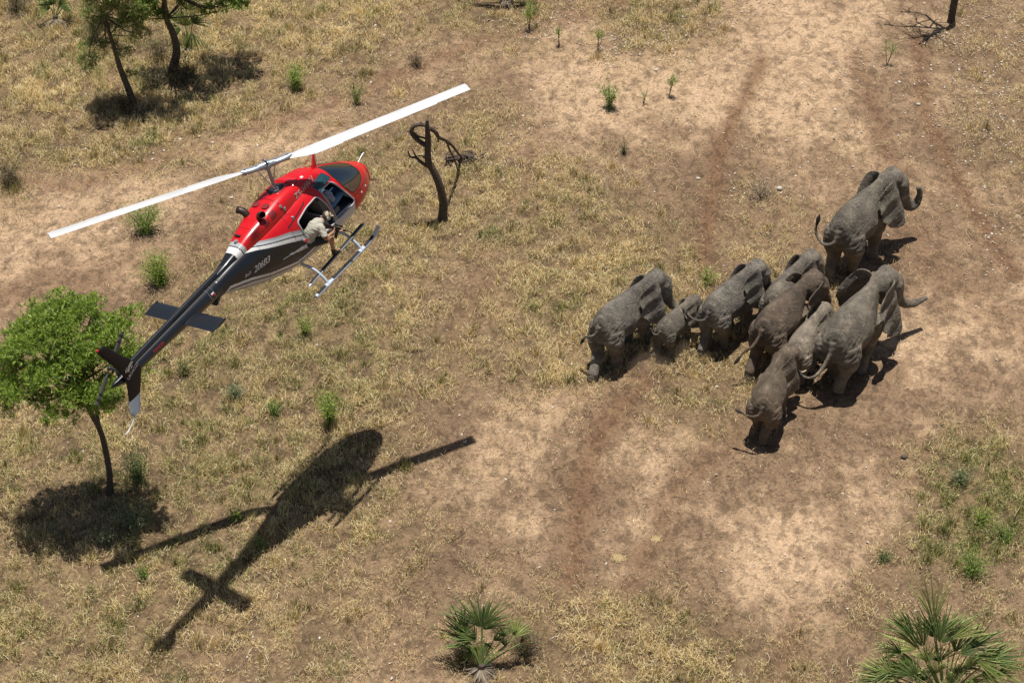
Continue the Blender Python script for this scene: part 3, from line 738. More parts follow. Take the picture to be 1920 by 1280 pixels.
for sgn in (1, -1):
    d = rd * sgn + np.array([0, 0, .0335]); d /= np.linalg.norm(d)
    lead = np.cross([0, 0, 1], d); lead /= np.linalg.norm(lead)        # turns anticlockwise seen from above
    nrm = np.cross(d, lead)
    g_ = MB()                                                           # grip
    g_.rings([[HUB + d * r_ + lead * w_ * math.cos(a) + nrm * .065 * math.sin(a) for a in np.linspace(0, 6.283, 16, endpoint=False)] for r_, w_ in ((.16, .07), (.24, .10), (.38, .10), (.50, .095), (.62, .05))])
    g_.tube([HUB + d * .52 - nrm * .08, HUB + d * .52 + nrm * .085], .035, 14)
    g_.tube([HUB + d * .24 - nrm * .08, HUB + d * .24 + nrm * .08], .026, 14)
    g_.build('blade_grip', METAL, hubo)
    MB().tube([HUB + d * .26 + lead * .12 - nrm * .02, np.array([.02, 0, 2.32]) + lead * .13], .012, 8).build('pitch_link', METAL, hubo)
    pit = R(8) * 1.0
    rr = []
    for r_ in [.46, .52, .62, .75, .88, 1.0, 1.15, 1.35, 1.6, 1.785, 1.795, 2, 2.5, 3, 3.5, 4, 4.195, 4.205, 4.5, 4.9, 5.05, 5.08]:
        fwd_c = float(np.interp(r_, [.46, .7, 1.1, 5.08], [.05, .07, .083, .083])); back = float(np.interp(r_, [.46, .55, .9, 1.15, 1.789, 1.791, 4.199, 4.201, 5.08], [.05, .09, .22, .275, .275, .25, .25, .225, .225]))
        tw = pit - R(6) * (r_ / 5.08 - .4); drp = .0
        L = lead * math.cos(tw) + nrm * math.sin(tw); Nn = nrm * math.cos(tw) - lead * math.sin(tw); ring = []
        for a in np.linspace(0, 2 * math.pi, 24, endpoint=False):
            u = .5 - .5 * math.cos(a); thk = .021 * math.sin(a) * (1.9 * math.sqrt(u + 1e-4) * (1 - u) + .08)
            ring.append(HUB + d * r_ + L * (fwd_c - (fwd_c + back) * u) + Nn * thk * 1.5)
        rr.append(ring)
    MB().rings(rr).build('rotor_blade', WHITE, heli)

# skids, cross tubes, flight steps
for s_ in (-1, 1):
    P_ = spl([(-.72, s_ * .97, .0), (0, s_ * .97, .0), (1.12, s_ * .97, .0), (1.5, s_ * .97, .01), (1.74, s_ * .97, .07), (1.90, s_ * .97, .155)], 6)
    sk = MB().tube(P_, .045, 16).build('skid', PALEBLUE, heli)
    for x0, x1 in ((-.64, -.34), (-.04, 1.02), (1.24, 1.62)):
        q = [(x, s_ * .97, float(np.interp(x, P_[:, 0], P_[:, 2])) + .034) for x in np.linspace(x0, x1, 8)]
        MB().tube(q, [(.022, .040)] * 8, 12, up=[0, 0, 1]).build('tread_strip', RUBBER, sk)
    q = P_[P_[:, 0] > 1.70]; MB().tube(q, .049, 16).build('toe_cap', WHITE, sk)
    for x in (-.22, 1.13): MB().tube([(x - .10, s_ * .97, .0), (x + .10, s_ * .97, .002)], .056, 16).build('clamp', PALEBLUE, sk)
    a, b_ = np.array([-.66, s_ * .78, .22]), np.array([1.64, s_ * .78, .38])
    sp_ = MB().tube([a + (b_ - a) * t for t in (0, .02, .5, .98, 1)], [(.012, .03), (.03, .05), (.03, .055), (.03, .05), (.012, .03)], 14, up=[0, 0, 1]).build('flight_step', METAL, heli)
    MB().tube([a + (b_ - a) * t + np.array([0, 0, .018]) for t in (.03, .97)], [(.02, .038)] * 2, 12, up=[0, 0, 1]).build('grip_strip', RUBBER, sp_)
for x in (-.22, 1.13):
    for s_ in (-1, 1):
        MB().tube(spl([(x, s_ * .30, .44), (x, s_ * .62, .37), (x, s_ * .84, .20), (x, s_ * .97, .02)], 6), [(.032, .045)] * 19, 14, up=[1, 0, 0]).build('cross_tube', PALEBLUE, heli)

# cabin inside
FLOOR = mat('cabin_floor', (.10, .10, .105), .8, noise=(30, .3)); SEAT = mat('seat_leather', (.20, .19, .175), .65); PANEL = mat('grey_panel', (.30, .30, .29), .6)
b = MB(); b.box((.75, 0, .89), (2.1, 1.22, .04)); b.build('cabin_floor', FLOOR, heli)
MB().box((-.22, 0, 1.35), (.04, 1.08, .95)).build('rear_bulkhead', PANEL, heli)
MB().box((.60, 0, 1.10), (.06, 1.20, .38)).build('seat_bulkhead', PANEL, heli, bevel=.01)
MB().box((.70, 0, 1.45), (.06, .12, .85)).build('centre_post', PANEL, heli, bevel=.01)
def seat(x, y, w=.44, back=.62):
    b = MB(); b.box((x, y, 1.02), (.46, w, .15)); o = b.build('seat', SEAT, heli, bevel=.035)
    MB().box((x - .24, y, 1.02 + back / 2), (.12, w, back), [[.97, 0, -.22], [0, 1, 0], [.22, 0, .97]]).build('backrest', SEAT, o, bevel=.035)
    for q in (-.1, .1): MB().tube(spl([(x - .20, y + q, 1.55), (x - .12, y + q, 1.3), (x - .1, y + q * 1.6, 1.1)], 4), [(.022, .006)] * 9, 8).build('seat_belt', mat('belt', (.25, .25, .24), .7), o)
seat(1.05, -.33); seat(1.05, .33)
b = MB(); b.box((.08, 0, .99), (.45, 1.1, .16)); o = b.build('rear_bench', SEAT, heli, bevel=.035); MB().box((-.13, 0, 1.30), (.1, 1.1, .52)).build('backrest', SEAT, o, bevel=.03)
b = MB(); b.box((1.98, 0, 1.10), (.16, .62, .36)); b.box((1.75, 0, .99), (.40, .22, .16)); o = b.build('instrument_console', STEEL, heli, bevel=.02)
for y in (-.2, -.07, .07, .2):
    for z in (1.03, 1.17): MB().tube([(1.90, y, z), (1.885, y, z)], .045, 16).build('gauge', PANEL, o)
MB().tube(spl([(1.55, -.33, .93), (1.50, -.33, 1.05), (1.42, -.33, 1.22)], 4), .013, 8).build('cyclic_stick', STEEL, heli)
MB().box((1.25, -.595, .935), (.72, .06, .03)).build('door_sill', WHITE, heli, bevel=.01)

# lettering
def letters(txt, name, m_, place, size, shear=0, spacing=1.0, parent=heli, label=None):
    cu = bpy.data.curves.new('t', 'FONT'); cu.body = txt; cu.size = size; cu.shear = shear; cu.space_character = spacing; cu.offset = size * .012
    cu.align_x = 'LEFT'; cu.resolution_u = 3
    o = bpy.data.objects.new('t', cu); COL.objects.link(o)
    dg = bpy.context.evaluated_depsgraph_get(); dg.update()
    me = bpy.data.meshes.new_from_object(o.evaluated_get(dg)); bpy.data.objects.remove(o, do_unlink=True)
    import bmesh
    bm = bmesh.new(); bm.from_mesh(me)
    bmesh.ops.triangulate(bm, faces=bm.faces[:])
    for _ in range(2):
        es = [e_ for e_ in bm.edges if e_.calc_length() > size * .22]
        if es: bmesh.ops.subdivide_edges(bm, edges=es, cuts=1)
    for v in bm.verts: v.co = Vector(place(v.co.x, v.co.y))
    bm.to_mesh(me); bm.free()
    return link(name, me, m_, parent)
def side_place(x0, z0, dx, dz, off=.006):
    """text baseline starts at (x0,z0) in side view and runs along (dx,dz), laid on the outer shell"""
    L = math.hypot(dx, dz); dx, dz = dx / L, dz / L
    def f(u, v):
        x = x0 + dx * u - dz * v; z = z0 + dz * u + dx * v; best = None
        for k in ('f', 'c'):
            h = BV[k].ray_cast(Vector((x, -2, z)), Vector((0, 1, 0)))
            if h[0] is not None and (best is None or h[0][1] < best[0][1]): best = h
        if best is None: return (x, -.3, z)
        n_ = best[1] if best[1][1] < 0 else -best[1]
        return tuple(best[0] + n_ * off)
    return f
LET = mat('silver_lettering', (.42, .40, .40), .5)
letters('ZS-HWV', 'registration_lettering', LET, side_place(.16, 2.015, .85, -.01, .012), .185, 0, 1.12)
letters('206B3', 'type_lettering', LET, side_place(-1.72, 1.29, .6, .01), .20, .5, .92)
letters('Bell', 'maker_lettering', LET, side_place(-1.97, 1.33, .6, .01), .105, .35, 1.1)
def plane_place(x0, z0, dx, dz, y):
    L = math.hypot(dx, dz); dx, dz = dx / L, dz / L
    return lambda u, v: (x0 + dx * u - dz * v, y, z0 + dz * u + dx * v)
FL = mat('pale_lettering', (.40, .38, .36), .5)
letters('UKHOZI', 'fin_lettering', FL, plane_place(-5.86, 1.46, .42, .15, -.183), .11, 0, 1.0)
# bird of prey crest: hooked head and swept feathers
cr = MB()
def flat(pts, y): cr.add([(x, y, z) for x, z in pts], [tuple(range(len(pts)))])
for pts in ([(-5.80, 1.64), (-5.73, 1.76), (-5.62, 1.80), (-5.57, 1.74), (-5.63, 1.73), (-5.70, 1.70), (-5.76, 1.62)], [(-5.83, 1.66), (-5.79, 1.76), (-5.77, 1.75), (-5.80, 1.65)], [(-5.87, 1.66), (-5.84, 1.74), (-5.82, 1.73), (-5.84, 1.65)], [(-5.70, 1.66), (-5.64, 1.71), (-5.62, 1.69), (-5.67, 1.64)]): flat(pts, -.183)
cr.build('fin_crest', FL, heli)
def boom_place(x0, a0, size_off=.006):
    def f(u, v):
        x = x0 + u; t = (x + 1.95) / -3.8; r_ = .235 - .115 * t + .005; a = a0 + v / r_
        return (x, -r_ * math.cos(a), 1.485 - .03 * t + r_ * math.sin(a))
    return f
letters('DANGER', 'warning_lettering', mat('red_lettering', (.35, .03, .03), .5), boom_place(-4.95, .1), .085)
fl_ = MB(); bp_ = boom_place(-2.95, .25)
fl_.add([bp_(u, v) for u, v in ((0, 0), (.09, 0), (.09, .03), (0, .03))], [(0, 1, 2, 3)], (.6, .02, .02)); fl_.add([bp_(u, v) for u, v in ((0, .03), (.09, .03), (.09, .06), (0, .06))], [(0, 1, 2, 3)], (.7, .7, .7))
fl_.build('flag_decal', mat('decal', attr='col', rough=.5), heli, colors=True)
# ------------------------------------------------------------ elephants
def skin_mat():
    m = bpy.data.materials.new('elephant_skin'); m.use_nodes = True
    nt = m.node_tree; N = nt.nodes; L = nt.links; b = N['Principled BSDF']; b.inputs['Roughness'].default_value = .75; b.inputs['Specular IOR Level'].default_value = .3
    oi = N.new('ShaderNodeAttribute'); oi.attribute_type = 'OBJECT'; oi.attribute_name = 'hide_tone'
    tc = N.new('ShaderNodeTexCoord')
    n = N.new('ShaderNodeTexNoise'); n.inputs['Scale'].default_value = 2.2; n.inputs['Detail'].default_value = 7; n.inputs['Roughness'].default_value = .65
    L.new(tc.outputs['Object'], n.inputs['Vector'])
    cr = N.new('ShaderNodeValToRGB'); e = cr.color_ramp.elements
    e[0].position = .30; e[0].color = (.125, .112, .094, 1); e[1].position = .72; e[1].color = (.41, .36, .29, 1)
    k = e.new(.5); k.color = (.222, .198, .164, 1)
    L.new(n.outputs['Fac'], cr.inputs[0])
    mx = N.new('ShaderNodeMix'); mx.data_type = 'RGBA'; mx.blend_type = 'MULTIPLY'; mx.inputs[0].default_value = 1
    L.new(cr.outputs[0], mx.inputs[6]); L.new(oi.outputs['Color'], mx.inputs[7])
    # folds: two warped line sets plus fine cracks
    wn_ = N.new('ShaderNodeTexNoise'); wn_.inputs['Scale'].default_value = 3.5; wn_.inputs['Detail'].default_value = 3
    L.new(tc.outputs['Object'], wn_.inputs['Vector'])
    av = N.new('ShaderNodeVectorMath'); av.operation = 'MULTIPLY_ADD'; av.inputs[1].default_value = (.35, .35, .35)
    L.new(wn_.outputs['Color'], av.inputs[0]); L.new(tc.outputs['Object'], av.inputs[2])
    mp = N.new('ShaderNodeMapping'); mp.inputs['Scale'].default_value = (3.2, 3.2, 9); mp.inputs['Rotation'].default_value = (0, .5, 0); L.new(av.outputs[0], mp.inputs['Vector'])
    v1 = N.new('ShaderNodeTexVoronoi'); v1.feature = 'DISTANCE_TO_EDGE'; v1.inputs['Scale'].default_value = 3.4; L.new(mp.outputs[0], v1.inputs['Vector'])
    v2 = N.new('ShaderNodeTexVoronoi'); v2.feature = 'DISTANCE_TO_EDGE'; v2.inputs['Scale'].default_value = 38; L.new(av.outputs[0], v2.inputs['Vector'])
    s1 = N.new('ShaderNodeMapRange'); s1.inputs[2].default_value = .12; s1.inputs[4].default_value = 1; L.new(v1.outputs['Distance'], s1.inputs[0])
    s2 = N.new('ShaderNodeMapRange'); s2.inputs[2].default_value = .10; s2.inputs[4].default_value = .5; L.new(v2.outputs['Distance'], s2.inputs[0])
    ad = N.new('ShaderNodeMath'); ad.operation = 'ADD'; L.new(s1.outputs[0], ad.inputs[0]); L.new(s2.outputs[0], ad.inputs[1])
    bp = N.new('ShaderNodeBump'); bp.inputs['Strength'].default_value = .9; bp.inputs['Distance'].default_value = .022
    L.new(ad.outputs[0], bp.inputs['Height']); L.new(bp.outputs[0], b.inputs['Normal'])
    dk = N.new('ShaderNodeMapRange'); dk.inputs[1].default_value = 0; dk.inputs[2].default_value = 1.5; dk.inputs[3].default_value = .84; dk.inputs[4].default_value = 1.06; L.new(ad.outputs[0], dk.inputs[0])
    m2 = N.new('ShaderNodeMix'); m2.data_type = 'RGBA'; m2.blend_type = 'MULTIPLY'; m2.inputs[0].default_value = 1
    L.new(mx.outputs[2], m2.inputs[6]); L.new(dk.outputs[0], m2.inputs[7]); L.new(m2.outputs[2], b.inputs['Base Color'])
    return m
HIDE = skin_mat()
IVORY = mat('ivory', (.62, .52, .36), .4)
HAIR = mat('tail_hair', (.02, .018, .016), .7)
EYE = mat('eye', (.01, .008, .006), .15)
NAIL = mat('toenail', (.30, .25, .19), .6)
BST = np.array([(-.575, .66, .05, .045), (-.555, .67, .16, .12), (-.51, .685, .22, .175), (-.42, .71, .25, .215), (-.27, .70, .275, .25), (-.08, .665, .30, .27), (.08, .665, .292, .25), (.20, .70, .265, .205), (.30, .74, .22, .155),
               (.40, .785, .175, .118), (.50, .81, .155, .108), (.58, .83, .10, .09)])
def rotp(P, piv, yaw, pitch):
    P = np.array(P, float) - piv; cy, sy, cp, sp = math.cos(yaw), math.sin(yaw), math.cos(pitch), math.sin(pitch)
    x, y, z = P.T; x, z = x * cp - z * sp, x * sp + z * cp
    x, y = x * cy - y * sy, x * sy + y * cy
    return np.stack([x, y, z], 1) + piv
EARP = [(0, .10), (.04, .150), (.13, .185), (.24, .175), (.33, .12), (.375, .02), (.365, -.10), (.31, -.21), (.23, -.30), (.16, -.345), (.10, -.32), (.05, -.22), (.015, -.12), (0, -.05)]
def ear_mesh(mb, side, phi, droop, T, size=1.0, fold=0.0):
    P = np.array(EARP) * size; P = spl(np.vstack([P, P[:1]]), 3)[:-1]; c = np.array([.13, -.02]) * size
    K = 7; F = []; n = len(P); V = []
    for sgn in (1, -1):
        for k in range(K):
            t = k / (K - 1)
            for p in P:
                q = c + (p - c) * t; u, v = q; r_ = math.hypot(u, v)
                cup = -.10 * (u / .35) ** 2 + .018 * math.sin(v * 34 + 1.2) * (u / .35) ** 1.0 + .03 * math.sin(u * 16)
                cup += fold * max(0, v - .06) * 1.2
                th_ = .016 * (1.15 - .55 * t) * sgn if t < .999 else .006 * sgn
                w_ = cup + th_
                # ear frame: u goes back and outwards, w is its outer normal
                bu = np.array([-math.cos(phi), side * math.sin(phi), -.10 if side < 0 else -.45]); bu = bu / np.linalg.norm(bu); bw = np.array([math.sin(phi), side * math.cos(phi), 0]); bv = np.array([-.12 * math.cos(phi), side * math.sin(droop), math.cos(droop)]); bv = bv - bu * (bu @ bv); bv = bv / np.linalg.norm(bv); bw = np.cross(bu, bv); bw = bw * (1 if bw @ np.array([0, side, 0.4]) > 0 else -1)
                V.append(np.array([.615, side * .108, .855 if side < 0 else .80]) + bu * u + bv * v + bw * w_)
    for h in (0, 1):
        b = h * K * n
        for k in range(K - 1):
            for j in range(n):
                q = (b + k * n + j, b + k * n + (j + 1) % n, b + (k + 1) * n + (j + 1) % n, b + (k + 1) * n + j)
                F.append(q if h == (0 if side < 0 else 1) else q[::-1])
    for j in range(n):
        a, a2 = (K - 1) * n + j, (K - 1) * n + (j + 1) % n; q = (a, a2, a2 + K * n, a + K * n)
        F.append(q if side < 0 else q[::-1])
    mb.add(T(V), F)
SQ = np.array([.88, .87, 1.0])
def elephant(label, s, tail_px, head_px, pose, tone=(1, 1, 1), baby=False, group='elephants of the running herd', name='elephant', headz=1.0):
    a = at(*tail_px, .76 * s); h = at(*head_px, headz * s); yaw = math.atan2(h[1] - a[1], h[0] - a[0])
    d = np.array([math.cos(yaw), math.sin(yaw)]); loc = a[:2] + d * .575 * .88 * s
    loc = np.array([*loc, 0.0]); loc[2] = float(hz(loc[:1], loc[1:2])[0])
    root = tag(empty(name, loc, (0, 0, yaw)), label, 'elephant', group)
    p = dict(hy=0, hp=0, ears=(1.0, .25), droop=(.1, .1), FL=(.1, 0), FR=(-.1, 0), HL=(-.15, 0), HR=(.1, 0), trunk=None, tail=None, esize=1.0, fold=(0, 0)); p.update(pose)
    mb = MB(); S = lambda P: np.array(P, float) * s * SQ
    # torso with a spine ridge
    xs = np.linspace(-.575, .58, 44); I = [np.interp(xs, BST[:, 0], BST[:, c]) for c in (1, 2, 3)]
    I = [np.concatenate([q[:3], sm(q, 2)[3:-2], q[-2:]]) for q in I]
    rs = []
    for x, zc_, hh, hw_ in zip(xs, *I):
        if baby: hw_ *= 1.02
        ring = []
        for t in np.linspace(0, 2 * math.pi, 40, endpoint=False):
            c, q = math.cos(t), math.sin(t); ridge = .055 * math.exp(-(c / .22) ** 2) if q > 0 else 0
            flat_ = 1 - .05 * math.exp(-((c - .75) / .2) ** 2) * (q > 0) * (x < .0)
            ring.append((x, hw_ * np.sign(c) * abs(c) ** .93 * (1 - .26 * q * (q > 0)) * flat_, zc_ + hh * q * (1 + ridge)))
        rs.append(ring)
    mb.rings(S(np.array(rs).reshape(-1, 3)).reshape(len(rs), 40, 3))
    piv = np.array([.46, 0, .80]); T = lambda P: S(rotp((np.array(P, float) - piv) * np.array([1.16, 1.27, 1.20]) + piv, piv, p['hy'], p['hp'] + R(4)))
    def tell(c, r, rot=0):
        q = MB().ell((0, 0, 0), r, 24, 16); v = np.array(q.v); cr_, sr_ = math.cos(rot), math.sin(rot)
        v = np.stack([v[:, 0] * cr_ + v[:, 2] * sr_, v[:, 1], -v[:, 0] * sr_ + v[:, 2] * cr_], 1) + np.array(c); mb.add(T(v), q.f)
    hs = 1.12 if baby else 1.0
    tell((.57, 0, .84), (.13, .125 * hs, .15)); tell((.665, 0, .845), (.115 * hs, .122 * hs, .145 * hs))
    for y in (.045, -.045): tell((.645, y, .915), (.085, .075, .085))
    tell((.75, 0, .765), (.085, .088, .15), .25); tell((.64, 0, .70), (.105, .10, .085), .4)
    for y in (.095, -.095): tell((.715, y, .85), (.05, .028, .04)); tell((.70, y * .85, .755), (.06, .05, .08))
    tell((.69, 0, .62), (.055, .04, .055), .8)
    tr = p['trunk'] or [(.75, 0, .74), (.82, 0, .62), (.86, 0, .48), (.89, 0, .34), (.94, 0, .22)]
    tp = spl(tr, 7); n = len(tp); rad = np.interp(np.linspace(0, 1, n), [0, .12, .35, .7, 1], [.095, .082, .062, .042, .029]) * s
    rad = rad * (1 + .03 * np.sin(np.arange(n) * 2.4)); mb.tube(T(tp), rad, 20)
    if p.get('tusk'):
        for y in (.06, -.06): tell((.76, y, .66), (.035, .032, .05), .6)
    for side, ph, dr, fo in ((1, p['ears'][0], p['droop'][0], p['fold'][0]), (-1, p['ears'][1], p['droop'][1], p['fold'][1])): ear_mesh(mb, side, ph, dr, T, p['esize'], fo)
    # legs: (fore-aft reach of the foot, lift)
    for key, front, side in (('FL', 1, 1), ('FR', 1, -1), ('HL', 0, 1), ('HR', 0, -1)):
        fx, lift = p[key][:2]; fl = p[key][2] if len(p[key]) > 2 else 0
        if front:
            kx = .27 + fx * .45 + (.06 if lift > .02 else 0); ax_ = .27 + fx
            P = [(.22, .12, .66), (.25, .14, .52), (.25 + fx * .22, .14, .40), (kx, .13, .27 + lift * .6), (.5 * (kx + ax_), .125 + fl * .5, .16 + lift * .8), (ax_, .12 + fl, .065 + lift)]
            r = [.12, .12, .092, .07, .058, .066]
        else:
            kx = -.36 + fx * .45 + (.06 if lift > .02 else .02); ax_ = -.40 + fx
            P = [(-.37, .10, .66), (-.38, .125, .54), (-.36 + fx * .25, .13, .42), (kx, .12 + fl * .4, .28 + lift * .5), (.5 * (kx + ax_) - .01, .11 + fl * .8, .17 + lift * .8), (ax_, .10 + fl, .065 + lift)]
            r = [.14, .145, .115, .082, .062, .066]
        P = [(x, side * y, z) for x, y, z in P]; q = spl(P, 5); mb.tube(S(q), np.interp(np.linspace(0, 1, len(q)), np.linspace(0, 1, 6), r) * s, 22)
        # foot pad, tipped back when the foot is off the ground
        tilt = min(1.1, lift * 7); ft = np.array(P[-1]); rr = []
        for zz, rr_ in ((.02, .062), (-.03, .070), (-.055, .076), (-.066, .070)):
            ring = []
            for t in np.linspace(0, 2 * math.pi, 22, endpoint=False):
                x, y, z = rr_ * 1.06 * math.cos(t) + .008, rr_ * math.sin(t), zz
                x, z = x * math.cos(tilt) + z * math.sin(tilt), -x * math.sin(tilt) + z * math.cos(tilt)
                ring.append(ft + np.array([x, y, z]))
            rr.append(ring)
        mb.rings(S(np.array(rr).reshape(-1, 3)).reshape(4, 22, 3))
    tl = p['tail'] or [(-.55, 0, .78), (-.61, .0, .70), (-.66, .02, .60), (-.66, .05, .50), (-.64, .06, .42)]
    tq = spl(tl, 6); mb.tube(S(tq), np.interp(np.linspace(0, 1, len(tq)), [0, .2, 1], [.045, .022, .013]) * s, 12)
    # loose fold between thigh and belly, shoulder blade, hip bone
    me = voxel_union(mb, max(.0105 * s, .012), 5, 'elephant_body', .5)
    # hide folds as true relief
    nv = len(me.vertices); co = np.empty(nv * 3, np.float32); no = np.empty(nv * 3, np.float32); me.vertices.foreach_get('co', co); me.vertices.foreach_get('normal', no)
    co = co.reshape(-1, 3).astype(float); no = no.reshape(-1, 3); k = 1.0 / s
    X, Y, Z = (co * k).T; wv = fbm(X * 3 + 50, Z * 3 + Y * 2 + 50, .5, 5) * 5
    rump = np.exp(-((X + .38) / .2) ** 2) * np.exp(-((Z - .62) / .2) ** 2); bel = np.exp(-((Z - .5) / .16) ** 2) * (np.abs(X) < .5)
    dsp = ((np.abs(np.sin(Z * 42 - X * 26 + Y * 14 + wv * 2.2)) - .6) * (.0065 * rump + .0045 * bel) + (np.abs(np.sin(Z * 30 + X * 44 + wv * 2.6)) - .6) * .0026 + (fbm(X + 9, Z + Y * .7 + 9, .12, 8) - .5) * .02) * s
    co += no * dsp[:, None]; me.vertices.foreach_set('co', co.astype(np.float32).ravel()); me.update()
    body = link('body', me, HIDE, root); body['hide_tone'] = [float(t) for t in tone] + [1.0]
    # tail brush
    e_ = tq[-1]; dv = tq[-1] - tq[-3]; dv /= np.linalg.norm(dv); q = MB()
    q.tube(S([e_ - dv * .03, e_ + dv * .03, e_ + dv * .07, e_ + dv * .11]), np.array([.014, .024, .018, .003]) * s, 10); q.build('tail_brush', HAIR, root)
    for y in (1, -1):
        c = T([(.752, y * .098, .835)])[0]; MB().ell(c, (.013 * s,) * 3, 12, 8).build('eye', EYE, root)
    if p.get('tusk'):
        L_ = p['tusk']
        for y in (1, -1):
            if p.get('one_tusk') and y == 1: continue
            MB().tube(T(spl([(.775, y * .062, .655), (.80 + L_ * .4, y * .075, .60), (.80 + L_, y * .08, .61)], 5)), np.linspace(.017, .006, 11) * s, 10).build('tusk', IVORY, root)
    for key, front, side in (('FL', 1, 1), ('FR', 1, -1), ('HL', 0, 1), ('HR', 0, -1)):
        fx, lift = p[key][:2]
        if lift > .02: continue
        bx_ = (.27 if front else -.40) + fx
        for a in (-.6, 0, .6): MB().ell(S([bx_ + .008 + .078 * math.cos(a), side * (.12 if front else .10) + .074 * math.sin(a), .018]), (.012 * s, .018 * s, .018 * s), 8, 6).build('toenail', NAIL, root)
    return root
D_ = -.35
def P_(**k): return k
elephant('leftmost elephant of the herd, trunk stretched forward and one hind leg pushing off', 2.15, (1122, 614), (1229, 503),
    P_(hy=-0.5, hp=-0.1, ears=(0.36, 0.85), droop=(-0.35, -0.4), esize=1.02, HL=(-.31, .02, -.13), HR=(.12, .02), FL=(.02, 0), FR=(.22, .05), trunk=[(.75, 0, .74), (.81, .0, .60), (.90, -.03, .50), (1.04, -.08, .46), (1.17, -.13, .54)],
       tail=[(-.54, 0, .76), (-.60, .03, .66), (-.63, .10, .60), (-.63, .18, .57), (-.63, .22, .50)]), (1, 1, 1))
elephant('smallest calf, right behind the leftmost elephant and kicking up dust', 1.34, (1238, 622), (1300, 550),
    P_(hy=-0.5, hp=-0.15, ears=(0.3, 0.85), droop=(-0.3, -0.45), HR=(.12, 0), HL=(-.15, 0), FL=(.0, 0), FR=(.18, .05), trunk=[(.76, 0, .74), (.83, 0, .62), (.86, 0, .50), (.88, 0, .40)],
       tail=[(-.54, 0, .76), (-.60, .05, .68), (-.62, .14, .66), (-.60, .22, .70)]), (1.06, 1.03, .98), baby=True)
elephant('half grown elephant with long trunk curled down, right of the smallest calf', 1.98, (1328, 587), (1414, 487),
    P_(hy=-0.45, hp=-0.18, ears=(0.42, 0.78), droop=(-0.35, -0.4), esize=1.02, HL=(-.17, .01, -.04), HR=(.18, 0), FL=(.0, 0), FR=(.18, .06), trunk=[(.76, 0, .74), (.86, .0, .60), (.90, .0, .42), (.86, .0, .25), (.74, .0, .16)],
       tail=[(-.54, 0, .76), (-.60, .02, .66), (-.63, .12, .60), (-.62, .26, .58), (-.60, .38, .61)]), (1, 1, 1))
elephant('elephant half hidden behind the dark brown one, small tusk showing', 1.92, (1446, 570), (1519, 463),
    P_(hy=-0.5, hp=-0.15, ears=(0.42, 0.82), droop=(-0.35, -0.4), esize=1.02, HL=(-.1, 0), HR=(.1, 0), FL=(.12, 0), FR=(.0, 0), tusk=.07, trunk=[(.76, 0, .74), (.85, .0, .60), (.88, .0, .46), (.86, .0, .34), (.80, .0, .26)]), (1.03, 1.0, .96))
elephant('dark brown elephant in the middle of the herd, long tail trailing', 2.18, (1428, 620), (1514, 512),
    P_(hy=-0.5, hp=-0.15, ears=(0.6, 1.05), droop=(-0.3, -0.35), esize=1.02, HL=(-.22, .01), HR=(.14, 0), FL=(.15, 0), FR=(-.1, 0), fold=(0, .3), trunk=[(.76, 0, .74), (.86, .0, .60), (.90, .0, .44), (.88, .0, .30), (.82, .0, .20)],
       tail=[(-.54, 0, .76), (-.62, .02, .64), (-.70, .06, .54), (-.75, .14, .46), (-.82, .18, .38)]), (.80, .68, .60))
elephant('small calf squeezed between the dark brown elephant and the largest cow', 1.66, (1490, 664), (1538, 570),
    P_(hy=-0.45, hp=-0.15, ears=(0.25, 0.75), droop=(-0.3, -0.45), HL=(-.1, 0), HR=(.1, 0), FL=(.0, 0), FR=(-.16, 0), trunk=[(.76, 0, .74), (.84, 0, .62), (.87, 0, .50), (.88, 0, .40)]), (1.42, 1.36, 1.28), baby=True)
elephant('largest cow at the right, left ear spread wide and trunk reaching out', 2.58, (1561, 644), (1661, 493),
    P_(hy=-0.5, hp=-0.05, ears=(0.85, 1.0), droop=(-0.35, -0.45), esize=1.12, fold=(0, .2), HR=(.0, .05, -.02), HL=(.26, 0), FL=(.2, 0), FR=(-.14, 0), trunk=[(.75, 0, .74), (.82, .02, .62), (.91, .03, .52), (1.06, .03, .45), (1.23, .03, .46)],
       tail=[(-.54, 0, .76), (-.60, .0, .64), (-.66, .03, .52), (-.74, .08, .42), (-.78, .16, .37), (-.78, .26, .38)]), (1.10, 1.07, 1.01))
elephant('bull leading at the top of the herd, trunk curled up like a hook', 2.48, (1572, 436), (1664, 318),
    P_(hy=-0.58, hp=-0.03, ears=(0.42, 0.95), droop=(-0.35, -0.48), esize=1.02, HL=(-.08, .01), HR=(.18, 0), FL=(.15, 0), FR=(.0, 0), fold=(.3, 0), trunk=[(.75, 0, .74), (.81, .0, .61), (.88, .0, .51), (.97, .0, .51), (1.01, .0, .61), (.98, .0, .71)],
       tail=[(-.54, 0, .76), (-.60, .02, .62), (-.62, .12, .56), (-.62, .24, .58), (-.60, .31, .68), (-.58, .31, .78)]), (1.0, .98, .94))
elephant('front elephant at the bottom with one pale tusk, tail brush held out', 1.90, (1429, 764), (1464, 658),
    P_(hy=-0.62, hp=-0.16, ears=(0.12, 0.72), droop=(-0.35, -0.38), esize=.92, HL=(.2, .02), HR=(-.05, .05, -.06), FL=(.15, 0), FR=(.1, 0, .03), tusk=.12, one_tusk=True, trunk=[(.76, 0, .74), (.85, 0, .60), (.90, 0, .46), (.92, 0, .34)],
       tail=[(-.54, 0, .76), (-.60, .02, .67), (-.63, .10, .62), (-.62, .22, .60), (-.61, .32, .62)]), (.84, .73, .63))
